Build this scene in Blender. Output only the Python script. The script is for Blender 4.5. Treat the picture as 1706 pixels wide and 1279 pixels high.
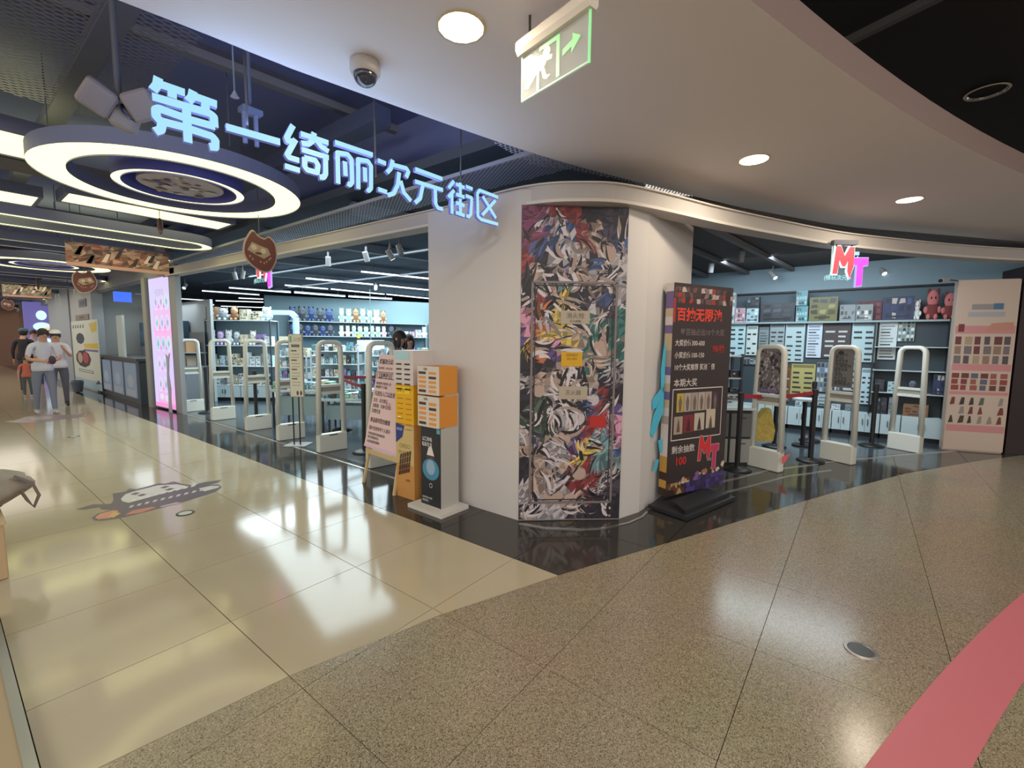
import bpy, bmesh, math, random
from mathutils import Vector, Matrix
R_ = math.radians
random.seed(7)
for o in list(bpy.data.objects): bpy.data.objects.remove(o)
COL = bpy.context.scene.collection
SC = bpy.context.scene

# ------------------------------------------------------------------ camera, world, lights, exposure
H = 1.55; F = 752.0; CX, CY = 853.0, 639.5
ROLL = R_(0.54); PITCH = math.atan(71/752.); YAW = R_(52.4)
fwd = Vector((math.sin(YAW)*math.cos(PITCH), math.cos(YAW)*math.cos(PITCH), -math.sin(PITCH)))
rgt = Vector((math.cos(YAW), -math.sin(YAW), 0)); upv = rgt.cross(fwd)
cr, sr = math.cos(ROLL), math.sin(ROLL)
cam_r = rgt*cr - upv*(-sr); cam_u = upv*cr + rgt*(-sr)
cam = bpy.data.cameras.new('camera'); co = bpy.data.objects.new('camera', cam); COL.objects.link(co)
m = Matrix(((cam_r.x, cam_u.x, -fwd.x, 0), (cam_r.y, cam_u.y, -fwd.y, 0), (cam_r.z, cam_u.z, -fwd.z, H), (0, 0, 0, 1)))
co.matrix_world = m
cam.sensor_width = 36; cam.lens = F/1706*36; cam.clip_start = .05; cam.clip_end = 200
SC.camera = co
SC.view_settings.view_transform = 'Standard'; SC.view_settings.look = 'None'
SC.view_settings.gamma = 1; SC.view_settings.use_curve_mapping = False
SC.view_settings.exposure = 0.0
W = bpy.data.worlds.new('world'); SC.world = W; W.use_nodes = True
W.node_tree.nodes['Background'].inputs[0].default_value = (.95, .88, .80, 1)
W.node_tree.nodes['Background'].inputs[1].default_value = 1.15

def area_light(name, loc, sx, sy, power, col, rot=(0, 0, 0), shape='RECTANGLE'):
    l = bpy.data.lights.new(name, 'AREA'); l.shape = shape; l.size = sx
    if shape in ('RECTANGLE', 'ELLIPSE'): l.size_y = sy
    l.energy = power; l.color = col
    o = bpy.data.objects.new(name, l); o.location = loc; o.rotation_euler = rot; COL.objects.link(o); return o
# shop ceiling light (rows of tubes) and corridor lamps
area_light('shop_light_left', (7.0, 8.2, 3.12), 6, 5, 480, (.78, .95, 1.0), (0, 0, R_(-12)))
area_light('shop_light_far', (10.0, 12.0, 3.12), 7, 5, 520, (.78, .95, 1.0), (0, 0, R_(-12)))
area_light('shop_light_side', (5.6, 11.2, 3.12), 2.2, 2.2, 170, (.80, .95, 1.0))
area_light('kiosk_fill', (3.75, 15.2, 2.45), 1, 3.5, 26, (.85, .94, 1.0))  # added fill that lifts the dark kiosk interior, not one of the tubes
area_light('shop_light_right', (8.0, .9, 2.85), 1.4, 2.2, 105, (.78, .92, 1.0), (0, R_(-14), 0))
area_light('corridor_light', (1.3, 9.2, 3.0), 2.2, 9, 35, (1.0, .93, .78))
area_light('corridor_far_light', (.8, 22, 3.0), 3, 10, 140, (1.0, .90, .78))

area_light('hall_fill', (.5, -3.2, 4.1), 7, 4, 330, (1.0, .96, .91), (R_(14), 0, 0))  # added fill above and behind the camera, brightens granite and soffit; no fixture
area_light('hall_fill_left', (-4.5, 1.0, 3.6), 3, 6, 260, (1.0, .96, .90), (0, R_(-30), 0))  # second added fill, out of view on the left; no fixture

# ------------------------------------------------------------------ pixel rays -> world points on real planes
C0 = Vector((0, 0, H))
def ray(px, py):
    x, y = px-CX, -(py-CY)
    X = x*cr + y*sr; Y = -x*sr + y*cr
    return X*rgt + Y*upv + F*fwd
def fl(px, py, z=0.): d = ray(px, py); return C0 + d*((z-H)/d.z)
def vx(px, py, x): d = ray(px, py); return C0 + d*(x/d.x)
def vy(px, py, y): d = ray(px, py); return C0 + d*(y/d.y)
def pl(px, py, a, b):
    n = Vector((-(b[1]-a[1]), b[0]-a[0], 0)); d = ray(px, py)
    return C0 + d*((n.x*a[0]+n.y*a[1])/(n.x*d.x+n.y*d.y))

# ------------------------------------------------------------------ materials
MC = {}
def mat(c, rough=.5, metal=0., emit=0., name=None, trans=0., alpha=1., noise=0., bump=0., scale=30., ecol=None, coat=0.):
    key = (tuple(round(x, 3) for x in c), rough, metal, emit, name, trans, alpha, noise, bump, scale, ecol, coat)
    if key in MC: return MC[key]
    m = bpy.data.materials.new(name or 'paint'); m.use_nodes = True
    nt = m.node_tree; b = nt.nodes['Principled BSDF']
    b.inputs['Base Color'].default_value = (*c, 1); b.inputs['Roughness'].default_value = rough
    b.inputs['Metallic'].default_value = metal
    if coat: b.inputs['Coat Weight'].default_value = coat; b.inputs['Coat Roughness'].default_value = .05
    if trans: b.inputs['Transmission Weight'].default_value = trans
    if alpha < 1: b.inputs['Alpha'].default_value = alpha
    if emit:
        b.inputs['Emission Color'].default_value = (*(ecol or c), 1); b.inputs['Emission Strength'].default_value = emit
    if noise or bump:
        tc = nt.nodes.new('ShaderNodeTexCoord'); n = nt.nodes.new('ShaderNodeTexNoise')
        n.inputs['Scale'].default_value = scale; n.inputs['Detail'].default_value = 4
        nt.links.new(tc.outputs['Object'], n.inputs['Vector'])
        if noise:
            mx = nt.nodes.new('ShaderNodeMix'); mx.data_type = 'RGBA'
            mx.inputs['A'].default_value = (*[x*(1-noise) for x in c], 1); mx.inputs['B'].default_value = (*[min(1, x*(1+noise)) for x in c], 1)
            nt.links.new(n.outputs['Fac'], mx.inputs['Factor']); nt.links.new(mx.outputs['Result'], b.inputs['Base Color'])
        if bump:
            bp = nt.nodes.new('ShaderNodeBump'); bp.inputs['Strength'].default_value = bump; bp.inputs['Distance'].default_value = .005
            nt.links.new(n.outputs['Fac'], bp.inputs['Height']); nt.links.new(bp.outputs['Normal'], b.inputs['Normal'])
    MC[key] = m; return m
def hx(r, g, b):  # sRGB 0-255 -> linear
    return tuple(((c/255)/12.92 if c/255 <= .04045 else ((c/255+.055)/1.055)**2.4) for c in (r, g, b))
def P(r, g, b, rough=.5, **k): return mat(hx(r, g, b), rough, **k)
def G(r, g, b, e=1.0): # glowing surface
    return mat((.03, .03, .03), .5, emit=e, ecol=tuple(round(c, 4) for c in hx(r, g, b)))

def speckle(name, base, lo, hi, rough, scale=260, coat=0.):
    m = bpy.data.materials.new(name); m.use_nodes = True; nt = m.node_tree; b = nt.nodes['Principled BSDF']
    tc = nt.nodes.new('ShaderNodeTexCoord'); v = nt.nodes.new('ShaderNodeTexVoronoi'); v.inputs['Scale'].default_value = scale
    geo = nt.nodes.new('ShaderNodeNewGeometry'); nt.links.new(geo.outputs['Position'], v.inputs['Vector'])
    sp = nt.nodes.new('ShaderNodeSeparateColor'); nt.links.new(v.outputs['Color'], sp.inputs[0])
    r = nt.nodes.new('ShaderNodeValToRGB'); e = r.color_ramp.elements
    e[0].position = 0.08; e[0].color = (*lo, 1); e[1].position = .95; e[1].color = (*hi, 1)
    x = e.new(.35); x.color = (*base, 1); x = e.new(.75); x.color = (*base, 1)
    nt.links.new(sp.outputs[0], r.inputs[0])
    n = nt.nodes.new('ShaderNodeTexNoise'); n.inputs['Scale'].default_value = 1.3; nt.links.new(geo.outputs['Position'], n.inputs['Vector'])
    mx = nt.nodes.new('ShaderNodeMix'); mx.data_type = 'RGBA'; mx.blend_type = 'MULTIPLY'; mx.inputs['Factor'].default_value = .25
    nt.links.new(r.outputs[0], mx.inputs['A']); nt.links.new(n.outputs['Color'], mx.inputs['B'])
    nt.links.new(mx.outputs['Result'], b.inputs['Base Color']); b.inputs['Roughness'].default_value = rough
    return m
M_tile = mat(hx(182, 170, 144), .10, name='polished_tile', noise=.05, scale=3)
M_gran = speckle('granite', hx(158, 143, 118), hx(104, 92, 74), hx(190, 176, 150), .2)
M_dark = mat(hx(58, 55, 52), .09, name='dark_stone', noise=.2, scale=14)
M_grout = P(96, 86, 70, .8)
M_store = P(66, 74, 82, .16)
M_red = P(206, 112, 120, .45)
M_white = P(204, 199, 196, .55)
M_soffit = P(236, 230, 228, .75)
M_ceil = P(116, 126, 170, .9)
M_ceil2 = P(84, 92, 104, .9)
M_steel = mat(hx(190, 190, 188), .25, metal=.9)
M_blk = P(26, 26, 28, .45)
M_gate = P(216, 217, 208, .45)
M_frost = P(214, 226, 226, .5)

# ------------------------------------------------------------------ mesh builder
class MB:
    def __init__(s): s.v = []; s.f = []; s.m = []; s.mats = []
    def mi(s, m):
        if m not in s.mats: s.mats.append(m)
        return s.mats.index(m)
    def add(s, vs, fs, m):
        n = len(s.v); k = s.mi(m); s.v += [Vector(v) for v in vs]
        for f in fs: s.f.append([n+i for i in f]); s.m.append(k)
    def box(s, x0, y0, z0, x1, y1, z1, m):
        s.add([(x0, y0, z0), (x1, y0, z0), (x1, y1, z0), (x0, y1, z0), (x0, y0, z1), (x1, y0, z1), (x1, y1, z1), (x0, y1, z1)],
              [(0, 3, 2, 1), (4, 5, 6, 7), (0, 1, 5, 4), (1, 2, 6, 5), (2, 3, 7, 6), (3, 0, 4, 7)], m); return s
    def bar(s, a, b, w, h, m, up=(0, 0, 1)):  # rectangular bar a->b
        a, b = Vector(a), Vector(b); d = (b-a).normalized(); u = Vector(up)
        if abs(d.dot(u)) > .98: u = Vector((1, 0, 0))
        x = d.cross(u).normalized(); u = x.cross(d).normalized()
        x *= w/2; u *= h/2
        s.add([a-x-u, a+x-u, a+x+u, a-x+u, b-x-u, b+x-u, b+x+u, b-x+u],
              [(0, 1, 2, 3), (7, 6, 5, 4), (0, 4, 5, 1), (1, 5, 6, 2), (2, 6, 7, 3), (3, 7, 4, 0)], m); return s
    def prism(s, poly, z0, z1, m, mside=None):
        n = len(poly)
        ar = sum(poly[i][0]*poly[(i+1) % n][1]-poly[(i+1) % n][0]*poly[i][1] for i in range(n))
        if ar < 0: poly = poly[::-1]
        vs = [(p[0], p[1], z0) for p in poly]+[(p[0], p[1], z1) for p in poly]
        s.add(vs, [tuple(range(n))[::-1], tuple(range(n, 2*n))], m)
        s.add(vs, [(i, (i+1) % n, n+(i+1) % n, n+i) for i in range(n)], mside or m); return s
    def cyl(s, a, b, r0, m, r1=None, n=12, cap=True):
        a, b = Vector(a), Vector(b); r1 = r0 if r1 is None else r1; d = (b-a).normalized()
        u = Vector((1, 0, 0)) if abs(d.z) > .9 else Vector((0, 0, 1)); x = d.cross(u).normalized(); y = d.cross(x)
        vs = [a+(x*math.cos(t)+y*math.sin(t))*r0 for t in [2*math.pi*i/n for i in range(n)]]
        vs += [b+(x*math.cos(t)+y*math.sin(t))*r1 for t in [2*math.pi*i/n for i in range(n)]]
        fs = [(i, (i+1) % n, n+(i+1) % n, n+i) for i in range(n)]
        if cap: fs += [tuple(range(n))[::-1], tuple(range(n, 2*n))]
        s.add(vs, fs, m); return s
    def lathe(s, prof, m, n=24, o=(0, 0, 0)):
        vs = []; fs = []; o = Vector(o)
        for r, z in prof:
            for i in range(n):
                t = 2*math.pi*i/n; vs.append(o+Vector((r*math.cos(t), r*math.sin(t), z)))
        for j in range(len(prof)-1):
            for i in range(n):
                fs.append((j*n+i, j*n+(i+1) % n, (j+1)*n+(i+1) % n, (j+1)*n+i))
        s.add(vs, fs, m); return s
    def tube(s, path, w, d, m, nrm=(0, 1, 0), n=8, closed=False):  # superellipse section w (in plane) x d (along nrm)
        path = [Vector(p) for p in path]; N = Vector(nrm).normalized(); k = len(path); vs = []; fs = []
        for i, p in enumerate(path):
            a = path[i-1] if (i or closed) else p; b = path[(i+1) % k] if (i < k-1 or closed) else p
            t = (b-a).normalized(); x = t.cross(N).normalized()
            for j in range(n):
                q = 2*math.pi*(j+.5)/n; c_, s_ = math.cos(q), math.sin(q)
                c_ = math.copysign(abs(c_)**.55, c_); s_ = math.copysign(abs(s_)**.55, s_)
                vs.append(p+x*(w/2*c_)+N*(d/2*s_))
        rng = range(k if closed else k-1)
        for i in rng:
            for j in range(n):
                i2 = (i+1) % k; fs.append((i*n+j, i*n+(j+1) % n, i2*n+(j+1) % n, i2*n+j))
        if not closed: fs += [tuple(range(n))[::-1], tuple(range((k-1)*n, k*n))]
        s.add(vs, fs, m); return s
    def quad(s, a, b, c, d, m): s.add([a, b, c, d], [(0, 1, 2, 3)], m); return s
    def ell(s, c, r, m, n=12, k=8):
        vs = []; fs = []; c = Vector(c)
        for j in range(k+1):
            ph = math.pi*j/k
            for i in range(n):
                t = 2*math.pi*i/n; vs.append(c+Vector((r[0]*math.sin(ph)*math.cos(t), r[1]*math.sin(ph)*math.sin(t), r[2]*math.cos(ph))))
        for j in range(k):
            for i in range(n): fs.append((j*n+i, (j+1)*n+i, (j+1)*n+(i+1) % n, j*n+(i+1) % n))
        s.add(vs, fs, m); return s
    def build(s, name, parent=None, world=False, smooth=False, **props):
        me = bpy.data.meshes.new(name)
        vs = s.v
        if parent is not None and world:
            inv = wm(parent).inverted(); vs = [inv @ v for v in vs]
        me.from_pydata([tuple(v) for v in vs], [], s.f)
        for m in s.mats: me.materials.append(m)
        me.polygons.foreach_set('material_index', s.m)
        if smooth: me.polygons.foreach_set('use_smooth', [True]*len(me.polygons))
        me.update()
        o = bpy.data.objects.new(name, me); COL.objects.link(o)
        if parent is not None: o.parent = parent
        for k, v in props.items(): o[k] = v
        return o
def wm(o):
    m = Matrix.LocRotScale(o.location, o.rotation_euler, o.scale)
    return wm(o.parent) @ m if o.parent else m
def thing(name, label, cat, loc=(0, 0, 0), rz=0, group=None):
    o = bpy.data.objects.new(name, None); o.empty_display_size = .1; COL.objects.link(o)
    o.location = loc; o.rotation_euler = (0, 0, rz); o['label'] = label; o['category'] = cat
    if group: o['group'] = group
    return o
def tag(o, label, cat, group=None):
    o['label'] = label; o['category'] = cat
    if group: o['group'] = group
    return o
def dup(root, loc, rz, label=None, group=None):
    r = root.copy(); COL.objects.link(r); r.location = loc; r.rotation_euler = (0, 0, rz)
    if label: r['label'] = label
    if group: r['group'] = group
    for ch in list(root.children):
        c = ch.copy(); COL.objects.link(c); c.parent = r
        for g in list(ch.children):
            d = g.copy(); COL.objects.link(d); d.parent = c
    return r
def plate(name, origin, xd, yd, w, h, m, t=.01):
    pass
class Print:
    """flat print drawn on a face: origin o (lower left), unit axes x, y ; n = out of the face"""
    def __init__(s, o, x, y, n=None):
        s.o = Vector(o); s.x = Vector(x).normalized(); s.y = Vector(y).normalized()
        s.n = Vector(n).normalized() if n else s.x.cross(s.y).normalized(); s.mb = MB(); s.k = 0
    def at(s, u, v, lift=.0012): return s.o+s.x*u+s.y*v+s.n*lift
    def rect(s, u0, v0, u1, v1, m, lift=.0012):
        s.mb.quad(s.at(u0, v0, lift), s.at(u1, v0, lift), s.at(u1, v1, lift), s.at(u0, v1, lift), m)
    def poly(s, pts, m, lift=.0014): s.mb.add([s.at(u, v, lift) for u, v in pts], [tuple(range(len(pts)))], m)
    def oval(s, u, v, a, b, m, lift=.0014, n=18): s.poly([(u+a*math.cos(2*math.pi*i/n), v+b*math.sin(2*math.pi*i/n)) for i in range(n)], m, lift)
    def frame(s, u0, v0, u1, v1, t, m, lift=.0016):
        s.rect(u0, v0, u1, v0+t, m, lift); s.rect(u0, v1-t, u1, v1, m, lift); s.rect(u0, v0, u0+t, v1, m, lift); s.rect(u1-t, v0, u1, v1, m, lift)
    def text(s, body, u, v, size, m, lift=.002, bold=0., align='LEFT', sx=1.):
        vs, fs = text_mesh(body, size, bold, align)
        s.mb.add([s.at(u+p[0]*sx, v+p[1], lift) for p in vs], fs, m)
    def build(s, name, parent, **k): return s.mb.build(name, parent, world=True, **k)
TC = {}
def text_mesh(body, size, bold=0., align='LEFT', extr=0.):
    key = (body, bold, align, extr)
    if key not in TC:
        c = bpy.data.curves.new('t', 'FONT'); c.body = body; c.size = 1; c.offset = bold; c.align_x = align; c.resolution_u = 2; c.extrude = extr
        o = bpy.data.objects.new('t', c); COL.objects.link(o)
        dg = bpy.context.evaluated_depsgraph_get(); dg.update()
        me = bpy.data.meshes.new_from_object(o.evaluated_get(dg))
        TC[key] = ([tuple(v.co) for v in me.vertices], [tuple(p.vertices) for p in me.polygons])
        bpy.data.objects.remove(o); bpy.data.curves.remove(c); bpy.data.meshes.remove(me)
    vs, fs = TC[key]
    return [(v[0]*size, v[1]*size, v[2]*size) for v in vs], fs

# ------------------------------------------------------------------ geometry of the place
YB = [(-2.5, 2.35), (-1, 2.25), (0.318, 2.084), (.907, 2.0), (1.707, 1.79), (2.457, 1.509), (3.16, 1.21), (3.563, 1.03), (4.387, .70), (5.467, .25), (7.152, -.52), (8.584, -1.338), (12, -3.6), (16, -6.8)]
def interp(T, x):
    for (a, b), (c, d) in zip(T, T[1:]):
        if x <= c or (c, d) == T[-1]: return b+(d-b)*(x-a)/(c-a)
def yb(x): return interp(YB, x)
CC = (-6.27, -25.22)
def rad(x, y): return math.hypot(x-CC[0], y-CC[1])
def cpt(r, th): return (CC[0]+r*math.sin(th), CC[1]+r*math.cos(th))  # th clockwise from +Y
def clip(poly, f):  # keep f(p) >= 0
    out = []
    for i in range(len(poly)):
        a, b = poly[i-1], poly[i]; fa, fb = f(a), f(b)
        if (fa >= 0) != (fb >= 0):
            t = fa/(fa-fb); out.append((a[0]+(b[0]-a[0])*t, a[1]+(b[1]-a[1])*t))
        if fb >= 0: out.append(b)
    return out
floor = bpy.data.meshes.new('floor')
mb = MB(); mb.box(-14, -22, -.3, 30, 60, -.012, M_grout); floor = mb.build('floor', kind='structure')
TS = .775; X0 = .15; Y0 = 1.1
full = {}
def tile(poly, m, i, j, name='floor_tile', gap=.0022):
    if len(poly) < 3: return
    ar = abs(sum(poly[k-1][0]*poly[k][1]-poly[k][0]*poly[k-1][1] for k in range(len(poly))))/2
    if ar < .004: return
    cx, cy = X0+TS*i, Y0+TS*j
    pp = [(x-cx, y-cy) for x, y in poly]
    ax, ay = sum(p[0] for p in pp)/len(pp), sum(p[1] for p in pp)/len(pp)
    pp = [(x+(gap if x < ax else -gap), y+(gap if y < ay else -gap)) for x, y in pp]
    whole = abs(ar-TS*TS) < 1e-5
    key = m.name
    if whole and key in full:
        o = bpy.data.objects.new(name, full[key]); COL.objects.link(o); o.parent = floor
    else:
        o = MB().prism(pp, -.012, 0, m).build(name, floor)
        if whole: full[key] = o.data
    o.location = (cx, cy, 0)
XE = 2.475
nt_ = 0
for i in range(-3, 17):
    for j in range(-7, 26):
        x0, y0 = X0+TS*i, Y0+TS*j; x1, y1 = x0+TS, y0+TS
        if abs(x1-XE) < .03: x1 = XE
        if abs(x0-XE) < .03: x0 = XE
        q = [(x0, y0), (x1, y0), (x1, y1), (x0, y1)]
        ya, yc = yb(x0), yb(x1); line = lambda p: p[1]-(ya+(yc-ya)*(p[0]-x0)/(x1-x0))
        lo = clip(q, lambda p: -line(p)); hi = clip(q, line)
        if x1 <= XE+.01:
            if y0 < 17: tile(hi, M_tile, i, j)
        elif x0 < 3.6 or (y0 < 3 and y0 < yb(x0)+2.6):
            hi2 = hi
            # dark stone band ends at the door track
            if x0 >= 3.2 and y0 >= 1.5: hi2 = []
            if x0 >= 3.2 and hi2:
                tr = lambda p: -(p[1]-(yb(p[0])+1.02)); hi2 = clip(hi2, tr)
            if x0 < 3.2 and y0 < 15: tile(hi2, M_dark, i, j)
            elif x0 >= 3.2: tile(hi2, M_dark, i, j)
        if y0 > -4.6 and rad((x0+x1)/2, (y0+y1)/2) > 22: tile(lo, M_gran, i, j, gap=.0015)
# far corridor floor, shop floors, outer hall floor past the tiles that can be told apart
mb = MB(); mb.box(-2.2, 17.375, -.012, XE, 60, -.001, M_tile)
mb.box(XE, 15.05, -.012, 3.2, 60, -.001, M_dark); mb.build('floor_far', kind='structure')
sp = [(3.25, 1.9)] + [(x, yb(x)+1.0) for x in (3.6, 4.4, 5.5, 6.4, 7.2, 8.0, 8.6, 9.4, 10.4)] + [(10.4, 4), (22, 4), (22, 26), (3.25, 26)]
MB().prism([(3.25, 2.0), (5.2, 2.0), (5.2, 4), (22, 4), (22, 26), (3.25, 26)], -.010, .001, M_store).build('floor_shop_left', kind='structure')
MB().prism([(5.2, 1.35), (6.23, .89), (7.2, .35), (8.0, -.22), (9.3, -1.2), (11, -1.2), (11, 4), (5.2, 4)], -.010, .001, M_store).build('floor_shop_right', kind='structure')
# door tracks: two steel rails let into the dark floor
def rail(pts, name='door_track', w=.03):
    t = MB()
    for a, b in zip(pts, pts[1:]): t.bar((a[0], a[1], .002), (b[0], b[1], .002), w, .008, M_steel)
    o = t.build(name); return o
tr1 = [(5.0, 1.30), (5.5, 1.09), (6.23, .80), (6.87, .42), (7.59, -.02), (8.4, -.60), (9.23, -1.22)]
tag(rail(tr1), 'long curved steel door track in the dark floor below the right shopfront', 'rail')
tag(rail([(x-.13, y-.22) for x, y in tr1[:4]], w=.025), 'short outer steel door track nearest the black banner base', 'rail')
tag(rail([(3.12, 3.45), (3.16, 6), (3.16, 10.9)]), 'straight steel door track along the left shopfront between the security gates', 'rail')
tag(rail([(3.0, 2.22), (3.06, 2.0), (3.2, 1.77), (3.38, 1.6), (3.6, 1.49), (3.8, 1.45), (3.95, 1.46)], w=.022), 'thin curved steel floor trim in front of the poster column', 'trim')

# red ring on the floor
th = [R_(a) for a in [x*.5 for x in range(20, 80)]]
ring = [cpt(26.44, t) for t in th]; ringi = [cpt(26.2, t) for t in th][::-1]
mb = MB()
for k in range(len(th)-1): mb.prism([cpt(26.44, th[k]), cpt(26.44, th[k+1]), cpt(26.22, th[k+1]), cpt(26.22, th[k])], .0, .0015, M_red)
tag(mb.build('floor_stripe'), 'broad curved pink-red stripe laid on the granite floor', 'floor marking')

# soffit (curved white ceiling ring)
SO = [(-6, 3.6), (-2, 3.15), (.547, 2.649), (1.176, 2.546), (1.503, 2.481), (2.91, 2.127), (4.079, 1.692), (6.097, .801), (7.881, -.336), (9.57, -1.747), (13, -4.6)]
def smooth(pts, n=8):
    out = []
    for i in range(len(pts)-1):
        p0 = Vector(pts[max(i-1, 0)]); p1 = Vector(pts[i]); p2 = Vector(pts[i+1]); p3 = Vector(pts[min(i+2, len(pts)-1)])
        for k in range(n):
            t = k/n; out.append(tuple(.5*((2*p1)+(p2-p0)*t+(2*p0-5*p1+4*p2-p3)*t*t+(3*p1-p0-3*p2+p3)*t**3)))
    return out+[tuple(pts[-1])]
so = smooth(SO, 5)
ths = [math.atan2(p[0]-CC[0], p[1]-CC[1]) for p in so]
mb = MB(); Rv = 27.06
vin = [cpt(Rv, t) for t in ths]
for k in range(len(so)-1):
    a, b, c, d = so[k], so[k+1], vin[k+1], vin[k]
    z0, z1 = 3.0, 3.16
    mb.quad((a[0], a[1], z0), (b[0], b[1], z0), (c[0], c[1], z0), (d[0], d[1], z0), M_soffit)
    mb.quad((a[0], a[1], z1), (d[0], d[1], z1), (c[0], c[1], z1), (b[0], b[1], z1), M_soffit)
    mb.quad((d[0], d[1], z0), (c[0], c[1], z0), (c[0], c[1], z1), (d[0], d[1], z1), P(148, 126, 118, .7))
    mb.quad((a[0], a[1], z0), (a[0], a[1], z1), (b[0], b[1], z1), (b[0], b[1], z0), M_soffit)
mb.build('ceiling', kind='structure')
# dark open ceiling over corridor and void
mb = MB(); mb.box(-5, 1.6, 4.1, 6, 60, 4.2, M_ceil); mb.build('ceiling_corridor', kind='structure')
mb = MB(); mb.prism([(-6, 2.0), (3.0, 1.9), (16, 0), (22, -9), (8, -14), (-6, -10)], 4.2, 4.3, P(34, 32, 32, .9)); mb.build('ceiling_void', kind='structure')
mb = MB(); mb.prism([(3.25, 2.5), (3.5, 2.1), (5.2, 2.1), (5.2, 4.1), (22, 4), (22, 26), (3.0, 26)], 3.3, 3.4, M_ceil2); mb.build('ceiling_shop', kind='structure')
mb = MB(); mb.prism([(4.6, 1.9), (5, 1.35), (7, .3), (9.6, -1.8), (11, -3.2), (11, 4.3), (4.6, 4.1)], 2.97, 3.05, P(96, 92, 92, .9)); mb.build('ceiling_shop_right', kind='structure')
# beams and ducts of the open ceilings
def beam(a, b, w, h, m, label, cat='beam', name='ceiling_beam'):
    return tag(MB().bar(a, b, w, h, m).build(name), label, cat)
Mb1 = P(120, 122, 128, .6)
for k, (a, b) in enumerate([((-3, 3.55, 3.95), (3.4, 2.7, 3.95)), ((-3, 5.1, 3.9), (3.4, 4.3, 3.9))]):
    beam(a, b, .09, .07, Mb1, ['nearest pale cross bar under the dark corridor ceiling', 'second pale cross bar under the dark corridor ceiling, behind the first'][k])
beam((.95, 3.0, 3.75), (.95, 30, 3.75), .16, .1, P(96, 100, 114, .6), 'grey steel beam running down the corridor ceiling over the ring lamp')
beam((2.7, 3.6, 3.6), (2.7, 12, 3.6), .18, .16, P(70, 78, 104, .6), 'dark blue duct running above the ring lamp beside the shopfront', 'duct', 'ceiling_duct')
for k, (a, b) in enumerate([((-2, -2.0, 4.1), (11, -4.5, 4.1)), ((2.5, -.2, 4.1), (11, -3.0, 4.1)), ((5.0, .4, 4.1), (3.2, -4, 4.1))]):
    beam(a, b, .06, .06, P(78, 76, 74, .6), ['far dark pipe across the black atrium ceiling', 'thin grey pipe across the black atrium ceiling beside the downlight', 'short cross pipe at the corner of the black atrium ceiling'][k], 'pipe', 'ceiling_pipe')
for k, y in enumerate([4.2, 6.6, 9.0, 11.4]):
    beam((3.4, y+1.0, 3.2), (13, y-1.2, 3.2), .12, .14, P(120, 130, 144, .6), ['first', 'second', 'third', 'fourth'][k]+' grey beam across the shop ceiling behind the left shopfront, counted from the column')
for k, x in enumerate([5.6, 7.4]):
    beam((x, 2.2, 3.12), (x-.6, 15, 3.12), .07, .06, P(110, 118, 130, .6), ['near', 'far'][k]+' lengthwise track beam under the left shop ceiling', 'beam')
for k in range(4):
    beam((5.6, 1.55+k*.62, 2.92), (9.9, 1.1+k*.75, 2.92), .07, .06, P(120, 118, 120, .6), ['first', 'second', 'third', 'fourth'][k]+' ceiling beam over the right shop entrance, counted from the banner', 'beam')

# mesh ceiling strip along the shopfronts
BK = [(3.12, 11.4), (3.12, 3.0), (3.08, 2.45), (3.13, 2.106), (3.26, 1.86), (3.48, 1.62), (3.93, 1.40), (4.64, 1.12), (5.51, .72), (6.42, .26), (7.26, -.31), (8.1, -.94), (8.83, -1.59), (9.6, -2.4)]
bk = [BK[0]]+smooth(BK[1:], 6)
def offs(path, d):
    out = []
    for i, p in enumerate(path):
        a = Vector(path[max(i-1, 0)]); b = Vector(path[min(i+1, len(path)-1)]); t = (b-a).normalized(); n = Vector((t.y, -t.x))
        out.append((p[0]-n.x*d, p[1]-n.y*d))
    return out
M_mesh = P(176, 180, 200, .5)
def lattice(poly_box, z, step, w, ang_list, inside, name, m, th_=.004):
    x0, y0, x1, y1 = poly_box; t = MB(); L = math.hypot(x1-x0, y1-y0); cx, cy = (x0+x1)/2, (y0+y1)/2
    for ang in ang_list:
        d = Vector((math.cos(ang), math.sin(ang))); n = Vector((-d.y, d.x)); k = int(L/2/step)
        for i in range(-k, k+1):
            c = Vector((cx, cy))+n*(i*step); run = None; s_ = -L/2
            while s_ <= L/2+.02:
                p = c+d*s_; ok = x0 <= p.x <= x1 and y0 <= p.y <= y1 and inside(p.x, p.y)
                if ok and run is None: run = s_
                if (not ok) and run is not None:
                    if s_-run > .03:
                        a = c+d*run; b = c+d*(s_-.04); t.quad((a.x-n.x*w, a.y-n.y*w, z), (a.x+n.x*w, a.y+n.y*w, z), (b.x+n.x*w, b.y+n.y*w, z+.001), (b.x-n.x*w, b.y-n.y*w, z+.001), m)
                    run = None
                s_ += .04
    o = t.build(name); return o
def ybk(x):
    return interp(BK[3:], x)
ins1 = lambda x, y: x > 3.0
o = lattice((3.0, 2.0, 3.5, 11.4), 3.03, .032, .006, (R_(58), R_(-58)), lambda x, y: True, 'mesh_ceiling', M_mesh); o['kind'] = 'stuff'; tag(o, 'fine diamond mesh ceiling strip along the left shopfront', 'mesh')
o = lattice((2.7, -2.4, 9.8, 2.3), 3.032, .034, .006, (R_(32), R_(-88)), lambda x, y: (x > 3.0 or y < 2.6) and y > (ybk(x) if x > 3.13 else 1.9)-.35 and y < (ybk(x) if x > 3.13 else 2.1)+.5, 'mesh_ceiling', M_mesh); o['kind'] = 'stuff'; tag(o, 'fine diamond mesh ceiling strip curving round the column to the right shopfront', 'mesh')
tag(MB().bar((2.995, 2.1, 3.02), (2.995, 11.4, 3.02), .02, .03, P(170, 174, 186)).build('mesh_edge'), 'pale metal edge strip of the mesh ceiling left of the column', 'trim')
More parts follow.
